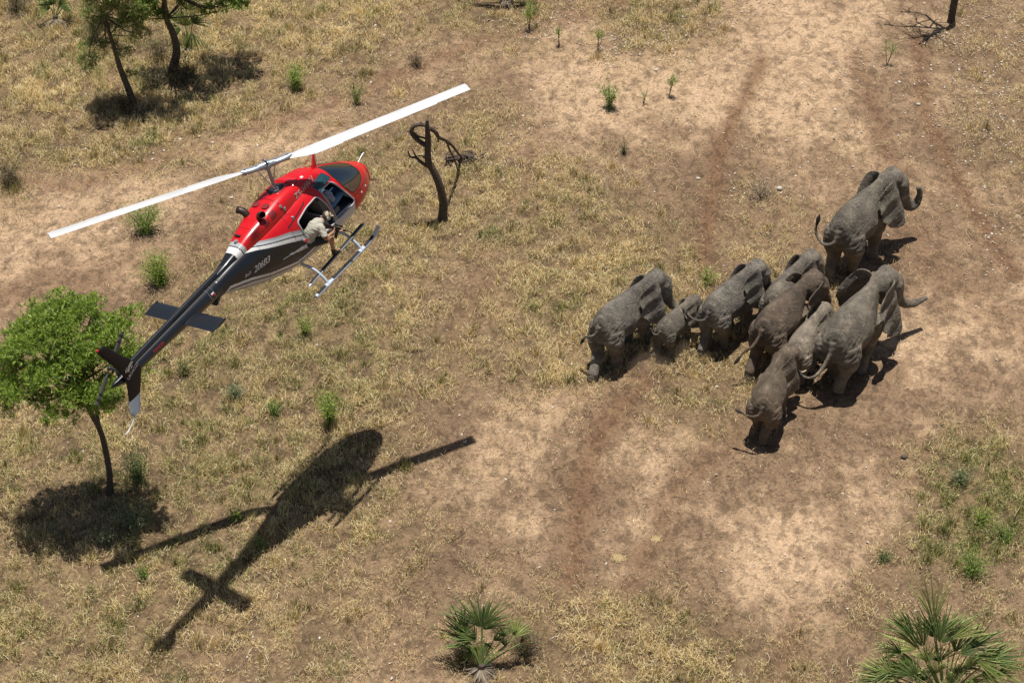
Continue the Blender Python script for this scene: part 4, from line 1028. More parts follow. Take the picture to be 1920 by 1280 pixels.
# ------------------------------------------------------------ people in the helicopter (positions in the helicopter's frame)
SKIN = mat('skin', (.42, .21, .13), .55, noise=(14, .12)); KHAKI = mat('khaki_shirt', (.46, .44, .36), .85, noise=(30, .12), bump=(.5, .01)); SHORTS = mat('dark_shorts', (.045, .045, .04), .9)
JEANS = mat('blue_jeans', (.12, .24, .42), .85, noise=(40, .2)); SHIRT2 = mat('blue_white_shirt', (.30, .34, .42), .85, noise=(16, .35)); BOOT = mat('brown_boot', (.05, .032, .022), .8); CAPM = mat('beige_cap', (.50, .42, .30), .85)
HAIRB = mat('brown_hair', (.06, .035, .02), .8); HEADSET = mat('headset_grey', (.38, .44, .42), .4); GUN = mat('gun_metal', (.018, .018, .019), .4, .3); SOCK = mat('dark_sock', (.02, .02, .022), .9)
def limb(mb, pts, r, n=14): q = spl(pts, 4); mb.tube(q, np.interp(np.linspace(0, 1, len(q)), np.linspace(0, 1, len(r)), r), n)
def unit(v): v = np.array(v, float); return v / (np.linalg.norm(v) + 1e-9)
def hand(mb, wrist, palm_dir, normal, curl, s=1.0):
    """palm with five separate fingers; normal points out of the palm"""
    d = unit(palm_dir); nrm = unit(np.array(normal) - d * (d @ np.array(normal, float))); lat = np.cross(d, nrm); w = np.array(wrist, float)
    mb.tube([w, w + d * .03 * s, w + d * .085 * s], [(.018 * s, .026 * s), (.017 * s, .038 * s), (.014 * s, .040 * s)], 12, up=nrm)
    for k, (o, L) in enumerate(((-.030, .066), (-.010, .076), (.010, .072), (.029, .056))):
        b = w + d * .078 * s + lat * o * s; c = curl; p1 = b + d * L * .40 * s + nrm * .10 * L * s * c
        p2 = p1 + (d * math.cos(c) + nrm * math.sin(c)) * L * .32 * s; p3 = p2 + (d * math.cos(2 * c) + nrm * math.sin(2 * c)) * L * .28 * s
        mb.tube([b - d * .015, p1, p2, p3], [.0098 * s, .0092 * s, .0085 * s, .007 * s], 8)
    b = w + d * .03 * s - lat * .030 * s; mb.tube([b, b - lat * .028 * s + d * .022 * s + nrm * .01, b - lat * .022 * s + d * .05 * s + nrm * .03 * s], [.013 * s, .0115 * s, .009 * s], 8)
def person(label, org, J, cloth, look, capped=True):
    root = tag(empty('person', hw(org), H_EUL), label, 'person', None)
    O = np.array(org, float) + (np.array([0, 0, .05]) if capped else 0); A = {k: np.array(v, float) - O for k, v in J.items()}
    b = MB(); look = unit(look); hc = A['head']; upv = unit(np.array([0, 0, 1]) - look * look[2] + 0.0); lat = np.cross(upv, look)
    # head: skull, jaw, nose, brow, ears
    Rm = np.stack([look, lat, upv], 1)
    b.ell(hc, (.098, .078, .115), 24, 18, Rm); b.ell(hc + look * .028 - upv * .055, (.062, .052, .055), 18, 12, Rm); b.ell(hc + look * .100 - upv * .018, (.016, .011, .022), 10, 8, Rm)
    b.ell(hc + look * .078 - upv * .060, (.018, .026, .009), 10, 8, Rm)
    for q in (1, -1): b.ell(hc + lat * .078 * q - upv * .01, (.018, .010, .030), 10, 8, Rm)
    limb(b, [A['neck'] - unit(hc - A['neck']) * .04, A['neck'], hc - upv * .06 - look * .02], [.060, .052, .050])
    limb(b, [A['hip'], A['waist'], A['chest'], A['neck']], [.13, .12, .135, .06])
    for q in ('R', 'L'):
        limb(b, [A['sh' + q], (A['sh' + q] + A['el' + q]) / 2, A['el' + q], (A['el' + q] * .6 + A['wr' + q] * .4), A['wr' + q]], [.052, .048, .038, .040, .026])
        limb(b, [A['th' + q], (A['th' + q] + A['kn' + q]) / 2, A['kn' + q], A['kn' + q] * .68 + A['an' + q] * .32, A['an' + q]], [.085, .075, .055, .057, .036])
        limb(b, [A['an' + q], A['to' + q]], [.04, .035]); hand(b, A['wr' + q], A['pd' + q] + O, A['pn' + q] + O, 1.0)
    me = voxel_union(b, .007, 2, 'person_body'); link('body', me, SKIN, root)
    for q in (1, -1): MB().ell(hc + look * .088 + lat * .030 * q + upv * .004, (.009, .013, .007), 10, 8, Rm).build('eye', EYE, root)
    MB().ell(hc - look * .012 + upv * .012, (.098, .084, .112), 22, 14, Rm).build('hair', HAIRB, root)
    if capped:
        c = MB(); c.ell(hc + upv * .030 + look * .004, (.108, .092, .098), 24, 14, Rm); co = c.build('cap', CAPM, root)
        br = MB(); P = [hc + upv * .045 + look * (.085 + .085 * math.cos(a)) + lat * .075 * math.sin(a) for a in np.linspace(-1.5, 1.5, 11)]
        br.add([p + upv * .004 for p in P] + [p - upv * .004 for p in P], [tuple(range(11)), tuple(range(21, 10, -1))] + [(i, i + 11, i + 12, i + 1) for i in range(10)] + [(10, 21, 11, 0)]); br.build('brim', CAPM, co)
    hs = MB(); hs.tube([hc + lat * .105 * math.cos(a) + upv * (.135 * math.sin(a) + .01) - look * .01 for a in np.linspace(0, math.pi, 13)], .011, 8)
    hs.tube([hc + lat * -.10 - upv * .03, hc + lat * -.09 - upv * .07 + look * .06, hc - upv * .075 + look * .115], .006, 6); ho = hs.build('headset', GUN, root)
    for q in (1, -1): MB().tube([hc + lat * .075 * q - upv * .008, hc + lat * .115 * q - upv * .008], [.040, .036], 16).build('ear_cup', HEADSET, ho)
    # clothing
    sh, sl, tr, tl, bo = cloth
    b = MB(); limb(b, [A['hip'] + (A['waist'] - A['hip']) * .2, A['waist'], A['chest'], A['chest'] * .35 + A['neck'] * .65, A['neck']], [.155, .148, .165, .12, .072], 22)
    for q in ('R', 'L'):
        e_ = A['sh' + q] + (A['el' + q] - A['sh' + q]) * sl; limb(b, [A['chest'] * .5 + A['sh' + q] * .5, A['sh' + q], (A['sh' + q] + e_) / 2, e_], [.12, .082, .074, .072], 16)
    me = voxel_union(b, .009, 3, 'shirt'); nv = len(me.vertices); co = np.empty(nv * 3, np.float32); no = np.empty(nv * 3, np.float32); me.vertices.foreach_get('co', co); me.vertices.foreach_get('normal', no)
    co = co.reshape(-1, 3).astype(float); no = no.reshape(-1, 3); co += no * ((fbm(co[:, 0] * 1.2 + co[:, 2] + 9, co[:, 1] - co[:, 2] * .6 + 9, .16, 3) - .5) * .05)[:, None]; me.vertices.foreach_set('co', co.astype(np.float32).ravel())
    so = link('shirt', me, sh, root); MB().tube([A['neck'] + np.array([0, 0, -.01]), A['neck'] + unit(hc - A['neck']) * .03], [.074, .066], 18, cap=False).build('collar', sh, so)
    b = MB(); b.ell(A['hip'], (.15, .17, .13), 22, 14)
    for q in ('R', 'L'):
        k1 = A['th' + q] + (A['kn' + q] - A['th' + q]) * min(tl, 1)
        if tl <= 1: limb(b, [A['th' + q], (A['th' + q] + k1) / 2, k1], [.108, .098, .088], 18)
        else: limb(b, [A['th' + q], (A['th' + q] + A['kn' + q]) / 2, A['kn' + q], (A['kn' + q] + A['an' + q]) / 2, A['an' + q]], [.105, .092, .074, .068, .062], 18)
    link('shorts' if tl <= 1 else 'jeans', voxel_union(b, .010, 3, 'trousers'), tr, root)
    for q in ('R', 'L'):
        an, to = A['an' + q], A['to' + q]; b = MB(); d = unit(to - an); f = to + np.array([0, 0, -.012]); heel = an * .9 + to * .1 - unit((to - an) * [1, 1, 0]) * .06 + np.array([0, 0, -.055])
        limb(b, [an + (A['kn' + q] - an) * .16, an, an * .6 + to * .4 + [0, 0, -.01]], [.050, .050, .048]); limb(b, [heel + [0, 0, .02], an * .5 + to * .5 + [0, 0, -.02], f], [.046, .050, .036])
        bo_ = link('boot', voxel_union(b, .008, 2, 'boot'), bo, root)
        MB().tube([an + (A['kn' + q] - an) * .15, an + (A['kn' + q] - an) * .21], [.048, .043], 14).build('sock', SOCK, root)
    return root
gunner = person('man in khaki shirt and beige cap leaning out of the helicopter doorway with a gun', (-.03, -.60, 1.06),
    dict(hip=(-.03, -.60, 1.06), waist=(.0, -.64, 1.22), chest=(.12, -.74, 1.38), neck=(.30, -.85, 1.48), head=(.42, -.91, 1.51),
         shR=(.15, -.92, 1.40), elR=(.05, -1.04, 1.17), wrR=(.33, -1.06, 1.17), pdR=(.9, .2, .1), pnR=(.1, .7, .4),
         shL=(.30, -.70, 1.42), elL=(.46, -.84, 1.20), wrL=(.53, -1.02, 1.06), pdL=(.55, -.6, -.2), pnL=(.1, -.3, .9),
         thR=(-.01, -.68, 1.03), knR=(.28, -.98, 1.00), anR=(.41, -.80, .50), toR=(.60, -.82, .415),
         thL=(.06, -.52, 1.04), knL=(.48, -.50, 1.20), anL=(.60, -.46, .99), toL=(.76, -.44, .965)), (KHAKI, .85, SHORTS, .82, BOOT), (.78, -.30, -.62))
pilot = person('pilot in blue jeans and blue and white shirt sitting at the helicopter controls', (1.16, -.33, 1.18),
    dict(hip=(1.08, -.33, 1.19), waist=(1.04, -.33, 1.32), chest=(1.04, -.33, 1.50), neck=(1.10, -.33, 1.65), head=(1.17, -.33, 1.78),
         shR=(1.06, -.51, 1.58), elR=(1.14, -.53, 1.33), wrR=(1.36, -.40, 1.24), pdR=(.8, .5, .0), pnR=(.3, .6, -.2),
         shL=(1.06, -.15, 1.58), elL=(1.18, -.10, 1.34), wrL=(1.40, -.14, 1.25), pdL=(1, -.2, -.2), pnL=(0, 0, -1),
         thR=(1.12, -.41, 1.17), knR=(1.56, -.47, 1.27), anR=(1.80, -.45, 1.01), toR=(1.96, -.45, .98),
         thL=(1.12, -.25, 1.17), knL=(1.56, -.22, 1.27), anL=(1.80, -.22, 1.01), toL=(1.96, -.22, .98)), (SHIRT2, .95, JEANS, 2, BOOT), (.92, .05, -.38), capped=False)
# the gun
A_, B_ = np.array([.25, -.95, 1.335]), np.array([.84, -1.13, .75]); gd = unit(B_ - A_); gl = unit(np.cross(gd, [0, 0, 1])); gu = np.cross(gl, gd)
g0 = A_ + gd * .2; gun = tag(empty('rifle', hw(g0), H_EUL), 'black scoped rifle held by the man leaning out of the helicopter', 'rifle')
G = lambda t, u=0, l=0: A_ + gd * t + gu * u + gl * l - g0
Rg = np.stack([gd, gl, gu], 1)
MB().rings([[G(t, u1, .018), G(t, u1, -.018), G(t, u0, -.018), G(t, u0, .018)] for t, u0, u1 in ((.0, -.07, .025), (.03, -.075, .03), (.20, -.03, .028), (.26, -.03, .03))]).build('stock', GUN, gun)
b = MB(); b.box(G(.36, .0), (.24, .045, .07), Rg); b.build('receiver', GUN, gun, bevel=.005)
MB().tube([G(.46), G(.62)], [(.024, .028)] * 2, 12).build('fore_end', GUN, gun)
MB().tube([G(.60), G(.80), G(.802), G(.84)], [.011, .010, .016, .016], 12).build('barrel', GUN, gun)
MB().tube([G(.28, .075), G(.33, .075), G(.335, .075), G(.45, .075), G(.455, .075), G(.50, .075)], [.024, .022, .016, .016, .026, .028], 14).build('scope', GUN, gun)
MB().rings([[G(t + a, u, .016), G(t + a, u, -.016), G(t - a, u, -.016), G(t - a, u, .016)] for t, u, a in ((.40, -.02, .034), (.41, -.12, .034), (.43, -.22, .036))]).build('magazine', GUN, gun)
MB().tube([G(.30, -.03), G(.27, -.12)], [.020, .018], 12).build('pistol_grip', GUN, gun)
MB().tube(spl([G(.50, -.03), G(.42, -.20, -.1), G(.34, -.30, -.08), G(.18, -.10, 0)], 6), .008, 6).build('sling', GUN, gun)
# ------------------------------------------------------------ plants
rng = np.random.default_rng(23)
def at_y(px, py, y):
    d = ray(px, py); return np.array([0, 0, CAM_H]) + d * (y / d[1])
def leaves_mesh(name, C, D, L, W, cols, mt=LEAF, parent=None, fold=.25):
    """rhombic leaves: centre C, direction D, length L, width W"""
    n = len(C); D = D / np.linalg.norm(D, axis=1)[:, None]; A = rng.normal(size=(n, 3)); A[:, 2] *= .45
    Sd = np.cross(D, np.cross(A, D) if False else np.tile([0, 0, 1.0], (n, 1)) + A * .55); Sd /= np.linalg.norm(Sd, axis=1)[:, None] + 1e-9
    L = L[:, None]; W = W[:, None]; Nn = np.cross(D, Sd)
    V = np.stack([C, C + D * L * .45 + Sd * W * .5, C + D * L - Nn * L * fold * 0, C + D * L * .45 - Sd * W * .5], 1).reshape(-1, 3)
    F = np.arange(n)[:, None] * 4 + np.arange(4)[None]
    return link(name, fast_mesh(name, V, F, np.repeat(cols, 4, 0), False), mt, parent)
def whorls(blobs, per, k, spread=.5, up=.25):
    """points on the shells of blobs (x,y,z,r) with k leaves radiating from each"""
    C, D = [], []
    for bx_, by_, bz_, r in blobs:
        m = int(per * (r / .45) ** 2); v = rng.normal(size=(m, 3)); v /= np.linalg.norm(v, axis=1)[:, None]; v[:, 2] = np.where(v[:, 2] < -.3, -v[:, 2] * .5, v[:, 2])
        rr = r * rng.uniform(.35, 1.08, m) ** .6; p = np.array([bx_, by_, bz_]) + v * rr[:, None] * np.array([1, 1, .75])
        for _ in range(k):
            d = v * .55 + rng.normal(size=(m, 3)) * spread + np.array([0, 0, up]); C.append(p + rng.normal(size=(m, 3)) * .01); D.append(d)
    return np.concatenate(C), np.concatenate(D)
def leafcols(n, pal, var=.25):
    c = np.array(pal)[rng.integers(0, len(pal), n)]; return c * rng.uniform(1 - var, 1 + var, (n, 1))
G_BR = [(.28, .41, .045), (.21, .34, .035), (.38, .48, .08), (.14, .24, .025), (.10, .17, .025), (.30, .36, .08)]; G_OL = [(.20, .22, .06), (.26, .27, .09), (.15, .17, .05), (.32, .30, .12)]; G_MD = [(.14, .24, .04), (.19, .30, .05), (.25, .36, .07)]; G_DK = [(.09, .14, .04), (.12, .18, .05)]
G_PALE = [(.22, .26, .13), (.16, .22, .09), (.27, .30, .16)]
def branchy(mb, p0, tips, r0, r1, wob=.12):
    for t in tips:
        a = np.array(p0, float); b = np.array(t, float); m = (a + b) / 2 + rng.normal(size=3) * wob * np.linalg.norm(b - a) + np.array([0, 0, -.08 * np.linalg.norm(b - a)])
        q = spl([a, m, b], 4); mb.tube(q, np.linspace(r0, r1, len(q)), 7)

# --- the green umbrella shaped tree at the left
y0 = 37.36
tree = tag(empty('tree', at(206, 926)), 'bright green feathery tree with slender leaning trunk beneath the tail of the helicopter', 'tree')
TO = at(206, 926)
tp = np.array([at(206, 928, -.05), at_y(205, 885, y0), at_y(196, 835, y0), at_y(187, 805, y0 - .05), at_y(170, 772, y0 - .1), at_y(158, 745, y0 - .15), at_y(150, 715, y0 - .2)])
b = MB().tube(spl(tp - TO, 6), np.interp(np.linspace(0, 1, 37), [0, .1, 1], [.11, .080, .055]), 14)
b.tube(spl([at_y(190, 812, y0) - TO, at_y(184, 790, y0) - TO, at_y(181, 760, y0 + .1) - TO, at_y(184, 735, y0 + .2) - TO], 5), np.linspace(.06, .035, 16), 10)
trunk = b.build('trunk', BARK, tree)
cen = np.array([-10.42, 36.95, 5.05]); blobs = []
lobes = [(-1.45, -.25, -.30, .55), (-1.0, .35, .10, .6), (-.5, .8, .35, .6), (.0, .9, .45, .6), (.35, .6, .5, .55), (-.3, .2, .65, .65), (-.8, -.4, .35, .6), (-1.5, .1, -.50, .42), (-1.6, -.15, -.75, .36), (.9, .2, .25, .5), (1.3, .1, .0, .5), (1.45, -.1, -.35, .45),
         (.6, -.3, .2, .55), (.1, -.5, .1, .6), (-.5, -.8, -.1, .55), (-1.1, -.9, -.45, .5), (.3, -1.0, -.5, .5), (.9, -.8, -.6, .5), (-.2, -1.0, -.7, .45), (.6, .1, -.7, .5), (.2, -.4, -1.1, .45), (.75, -.6, -1.25, .4), (.35, -.1, -1.55, .35), (-.6, -.4, -.6, .5), (1.15, .7, .25, .4), (-1.3, .7, .0, .4), (-.2, 1.0, .3, .42), (-1.6, -.3, -.85, .28), (-1.5, -.7, -.7, .4), (.8, .8, .15, .35)]
for x, y, z, r in lobes:
    blobs.append((cen[0] + x, cen[1] + y, cen[2] + z, r * .84))
    for _ in range(3): q = rng.normal(size=3) * .25; blobs.append((cen[0] + x + q[0], cen[1] + y + q[1], cen[2] + z + q[2] * .6, r * .55))
C_, D_l = whorls(blobs, 96, 9, .55, .25); n = len(C_)
hf = np.clip((C_[:, 2] - 3.8) / 2.2, 0, 1)[:, None]; lc = leafcols(n, G_BR, .3)
leaves_mesh('crown', C_ - TO, D_l, rng.uniform(.09, .16, n), rng.uniform(.017, .026, n), lc, LEAF, tree)
b = MB(); branchy(b, tp[-1] - TO, [np.array(q[:3]) - TO for q in blobs[::3] if q[0] > -11.9][:22], .045, .012, .06); branchy(b, at_y(184, 735, y0 + .2) - TO, [np.array(q[:3]) - TO for q in blobs[27:90:6] if q[0] > -11.2], .03, .010, .06)
b.build('limbs', BARK, tree)

def small_tree(label, base_px, path, crown, per, k, L, W, pal, name='tree', cat='tree', r0=.12, spread=.7, limbs=12, group=None):
    O = at(*base_px); t = tag(empty(name, O), label, cat, group)
    P = np.array([O - [0, 0, .05]] + [np.array(p) for p in path]) - O
    b = MB().tube(spl(P, 5), np.linspace(r0, r0 * .35, (len(P) - 1) * 5 + 1), 12); b.build('trunk', BARK, t)
    if crown:
        b = MB(); branchy(b, P[-1], [np.array(q[:3]) - O for q in crown[:limbs]], r0 * .25, .007, .06); branchy(b, P[len(P) // 2 + 1], [np.array(q[:3]) - O for q in crown[1::4]], r0 * .2, .006, .05); b.build('limbs', BARK, t)
        C, D = whorls(crown, per, k, spread, .2); n = len(C); leaves_mesh('crown', C - O, D, rng.uniform(.7, 1.3, n) * L, rng.uniform(.7, 1.3, n) * W, leafcols(n, pal), LEAF, t)
    return t
yA = at(252, 196)[1]
cA = [(*at_y(px, py, yA + dy), r) for px, py, dy, r in ((215, 25, 0, .5), (190, 50, .2, .45), (240, 55, -.2, .5), (170, 90, 0, .4), (165, 115, -.1, .35), (205, 85, .3, .35), (250, 30, .3, .5), (225, 5, 0, .5), (185, 5, 0, .5), (265, 65, 0, .35), (235, 100, -.3, .3), (175, 30, .4, .4), (210, -20, 0, .6), (255, -15, .2, .5), (246, 140, .2, .22), (168, 128, 0, .2))]
small_tree('thin wispy olive tree with forked trunk at the upper left, leftmost trunk', (252, 196), [at_y(240, 165, yA), at_y(226, 130, yA), at_y(217, 100, yA), at_y(206, 65, yA), at_y(197, 30, yA)], cA, 320, 5, .085, .018, [(.24, .27, .07), (.30, .32, .10), (.18, .20, .06), (.20, .30, .06)], r0=.12)
yB = at(320, 140)[1]
cB = [(*at_y(px, py, yB + dy), r) for px, py, dy, r in ((275, 15, 0, .45), (262, 30, .1, .35), (300, 30, 0, .3), (390, 22, 0, .3), (425, 10, .1, .35), (450, 12, 0, .3), (395, -5, 0, .4), (325, -20, 0, .5), (295, -15, .2, .5), (345, 5, 0, .25))]
sh_b = []
for px, py, r in ((430, 130, .7), (400, 155, .65), (460, 115, .5), (375, 180, .5), (395, 120, .5), (350, 160, .5), (300, 205, .55), (325, 215, .5), (250, 225, .5), (215, 200, .55), (195, 225, .45), (470, 140, .4), (340, 190, .4)):
    q = at(px, py); sh_b.append((q[0], q[1] + .4, 4.4 + rng.uniform(-.4, .8), r))
small_tree('taller dark trunked tree with glossy leaves at the upper left, second trunk', (320, 140), [at_y(328, 115, yB), at_y(331, 92, yB), at_y(324, 62, yB), at_y(312, 35, yB), at_y(308, 0, yB), at_y(300, -40, yB)], cB + sh_b, 230, 5, .08, .042, G_MD + G_BR[:2], r0=.16, limbs=24)

# bare dead tree beside the helicopter nose
y1 = at(829, 412)[1]; DT = at(829, 412)
dt = tag(empty('dead_tree', DT), 'bare dead tree with looped broken limbs standing in dry grass right of the helicopter', 'tree')
Z7 = lambda pts, y=y1: [at_y(720 + x * .1874, 200 + v * .1874, y) - DT for x, v in pts]
b = MB().tube(spl([np.array([0, 0, -.1])] + Z7([(590, 1060), (592, 950), (557, 790), (503, 660), (448, 560), (437, 460), (441, 330), (432, 200), (432, 135)]), 5), np.interp(np.linspace(0, 1, 46), [0, .1, .45, .8, 1], [.17, .135, .11, .085, .04]), 14)
b.build('trunk', DEADWOOD, dt)
for pts, r0, r1 in (([(412, 385), (340, 335), (275, 260), (300, 195), (370, 182), (425, 190)], .075, .05), ([(300, 262), (350, 300), (415, 318)], .03, .03), ([(440, 598), (370, 555), (322, 512), (262, 500), (240, 440)], .06, .02),
                    ([(322, 505), (282, 430)], .03, .012), ([(415, 520), (370, 488), (300, 510)], .022, .012), ([(430, 200), (355, 150)], .02, .01), ([(450, 210), (560, 218)], .02, .01), ([(520, 690), (545, 665)], .05, .04), ([(262, 500), (238, 520)], .015, .008), ([(275, 250), (215, 245)], .02, .008), ([(285, 425), (240, 425)], .012, .006)):
    q = spl(Z7(pts), 4); MB().tube(q, np.linspace(r0, r1, len(q)), 10).build('limb', DEADWOOD, dt)
zq = lambda x, v, z: at(720 + x * .1874, 200 + v * .1874, z) - DT
def hang(pts, r0, r1):
    q = spl([zq(*p) for p in pts], 4); MB().tube(q, np.linspace(r0, r1, len(q)), 9).build('limb', DEADWOOD, dt)
hang([(455, 215, 3.15), (520, 262, 2.9), (545, 305, 2.6), (620, 342, 2.2), (690, 400, 1.5), (735, 460, .8), (772, 498, .25)], .065, .03)
hang([(630, 355, 2.15), (660, 440, 1.5), (700, 520, .9), (742, 650, .1)], .035, .02); hang([(540, 290, 2.7), (545, 355, 2.4)], .04, .015)
# heap of broken wood that the limb hangs over
hp_ = at(870, 303); hpo = tag(empty('brushwood', hp_), 'dark heap of broken brushwood lying under the dead tree limb', 'brushwood')
b = MB()
for _ in range(40):
    a = rng.uniform(0, 6.28); c = np.array([rng.normal() * .28, rng.normal() * .14, rng.uniform(.03, .22)]); d = np.array([math.cos(a), math.sin(a), rng.uniform(-.3, .5)]) * rng.uniform(.12, .38); b.tube([c - d, c + rng.normal(size=3) * .03, c + d], [.022, .026, .008], 6)
b.build('branches', DEADWOOD, hpo)
MB().tube([(-.55, -.05, .08), (-.1, 0, .10), (.3, .05, .14)], [.10, .12, .09], 12).build('log', DEADWOOD, hpo)

# dead tree at the upper right: only its foot and the shadow of its crown are in the picture
O = at(1783, 42); t = tag(empty('dead_tree', O), 'upright brown trunk of a leafless tree at the top right corner', 'tree')
MB().tube(spl([(0, 0, -.1), (0, 0, .5), (.02, 0, 1.6), (-.05, -.05, 2.8), (-.25, -.1, 4.0)], 5), np.interp(np.linspace(0, 1, 21), [0, .1, 1], [.17, .13, .10]), 14).build('trunk', DEADWOOD, t)
def grow(p, d, L, r, lvl, mbx):
    q = [np.array(p, float)]; dd = np.array(d, float)
    for i in range(4): dd = unit(dd + rng.normal(size=3) * .22 * np.array([1, 1, .35])); q.append(q[-1] + dd * L / 4)
    mbx.tube(q, np.linspace(r, r * .55, 5), 7)
    if lvl == 0: return
    for i in range(3): grow(q[rng.integers(2, 5)], unit(dd + rng.normal(size=3) * .75 * np.array([1, 1, .4])), L * rng.uniform(.5, .75), r * .55, lvl - 1, mbx)
for k, (dx, dy) in enumerate(((-1, -.15), (-1, .25), (-.9, -.5), (-1, 0.05), (-.6, .5))): mbx = MB(); grow((-.25, -.1, 4.0), (dx, dy, .35), 1.15, .06, 3, mbx); mbx.build('limb', DEADWOOD, t)

# --- fan palms
def palm(label, base, fronds, dead=(), name='fan_palm', stem_r=.12):
    O = at(*base); root = tag(empty(name, O), label, 'palm')
    nz = np.array([0, -.77, .64]); sb = MB().tube([(0, 0, -.1), (0, 0, .12), (.02, 0, .32)], [stem_r, stem_r * .9, stem_r * .6], 12); sb.build('stem', DEADWOOD, root)
    for fx_, fy_, fz_, tx, ty, tz, spread, ns, pal, tilt in fronds:
        H = at(fx_, fy_, fz_) - O; Tt = at(tx, ty, tz) - O; d = Tt - H; Rr = np.linalg.norm(d); d = d / Rr; nn = unit(nz + rng.normal(size=3) * .15 + np.array([tilt, 0, 0])); lt = unit(np.cross(nn, d)); nn = np.cross(d, lt)
        V, F, Cc = [], [], []; col = leafcols(ns, pal, .18)
        for k in range(ns):
            a = R(spread) * (k / (ns - 1) - .5) + rng.normal() * .035; L = Rr * (.72 + .30 * math.cos(a * .9)) * rng.uniform(.78, 1.08); dir_ = d * math.cos(a) + lt * math.sin(a); perp_ = -d * math.sin(a) + lt * math.cos(a)
            w = min(.030 + .022 * Rr, Rr * R(spread) / ns * .50); z_ = nn * .012 * (1 if k % 2 else -1); dr = -.16 * L * rng.uniform(0, 2.2); b_ = len(V)
            for t_, ww, dz in ((.06, .3, 0), (.35, 1, .0), (.62, .85, dr * .25), (.85, .5, dr * .65), (1.0, .08, dr)):
                c = H + dir_ * L * t_ + np.array([0, 0, dz]) + nn * .10 * L * math.sin(t_ * 2.2) * abs(a) * .5
                V += [c - perp_ * w * ww * .5 - z_, c + z_ * .6, c + perp_ * w * ww * .5 - z_]; Cc += [col[k] * (1 if t_ < .85 else 1.12)] * 3
            for i in range(4):
                for j in range(2): q = b_ + i * 3 + j; F.append((q, q + 1, q + 4, q + 3))
        fr = link('frond', fast_mesh('frond', np.array(V), np.array(F), np.array(Cc), False), LEAF, root)
        mid = H * .5 + np.array([0, 0, .12]); pq = MB().tube(spl([(0, 0, .2), mid, H, H + d * Rr * .12], 5), np.linspace(.020, .010, 16), 8); pq.c = [(.20, .26, .08)] * len(pq.v); pq.build('stalk', mat('stalk', attr='col', rough=.6), fr, colors=True)
    for k, (dx, dy, L) in enumerate(dead):
        ns = 12; C = np.tile([0, 0, .22], (ns, 1)).astype(float); D = np.array([[dx + rng.normal() * .18, dy + rng.normal() * .18, -.25 + rng.normal() * .12] for _ in range(ns)])
        leaves_mesh('dead_frond', C, D, np.full(ns, L) * rng.uniform(.6, 1.1, ns), np.full(ns, .035), leafcols(ns, [(.24, .19, .13), (.16, .12, .08), (.34, .29, .22)]), STRAW, root)
    return root
PG = [(.25, .34, .11), (.30, .40, .13), (.18, .26, .09)]; PB = [(.44, .50, .16), (.38, .46, .15), (.52, .57, .22)]; PY = [(.48, .52, .09), (.38, .45, .09)]; PR = [(.24, .19, .09), (.17, .24, .08), (.28, .15, .09)]
palm('small dark green fan palm with brown skirt at the bottom centre', (902, 1262), [
    (903, 1176, 1.25, 896, 1102, 2.3, 120, 30, PG, .1), (905, 1180, 1.2, 928, 1130, 1.85, 110, 26, PG, .3), (870, 1186, 1.1, 856, 1122, 1.9, 60, 14, PG, -.2), (868, 1190, 1.05, 868, 1150, 1.5, 120, 18, PG, -.2), (884, 1208, .8, 815, 1146, 1.4, 34, 14, PR, -.3),
    (884, 1212, .8, 828, 1176, 1.1, 60, 16, PG, -.3), (945, 1194, .95, 945, 1162, 1.3, 110, 16, PG, .2), (966, 1193, .9, 980, 1152, 1.35, 100, 14, PB, .3), (900, 1210, .7, 880, 1245, .25, 70, 7, PY, 0), (948, 1212, .7, 940, 1188, .9, 60, 10, PG, .2), (925, 1200, .8, 948, 1183, 1.0, 80, 14, PG, .3), (892, 1200, .9, 862, 1172, 1.3, 90, 18, PG, -.2), (908, 1205, .8, 925, 1225, .5, 90, 14, PG, .2), (890, 1218, .6, 862, 1226, .5, 80, 14, PG, -.2), (975, 1205, .7, 996, 1190, .9, 70, 10, PR, .3)],
    [(-.3, -1, .5), (0, -1, .6), (.4, -.8, .5), (.8, -.3, .5), (-.8, -.3, .5), (.2, -1, .55), (.9, .3, .45)])
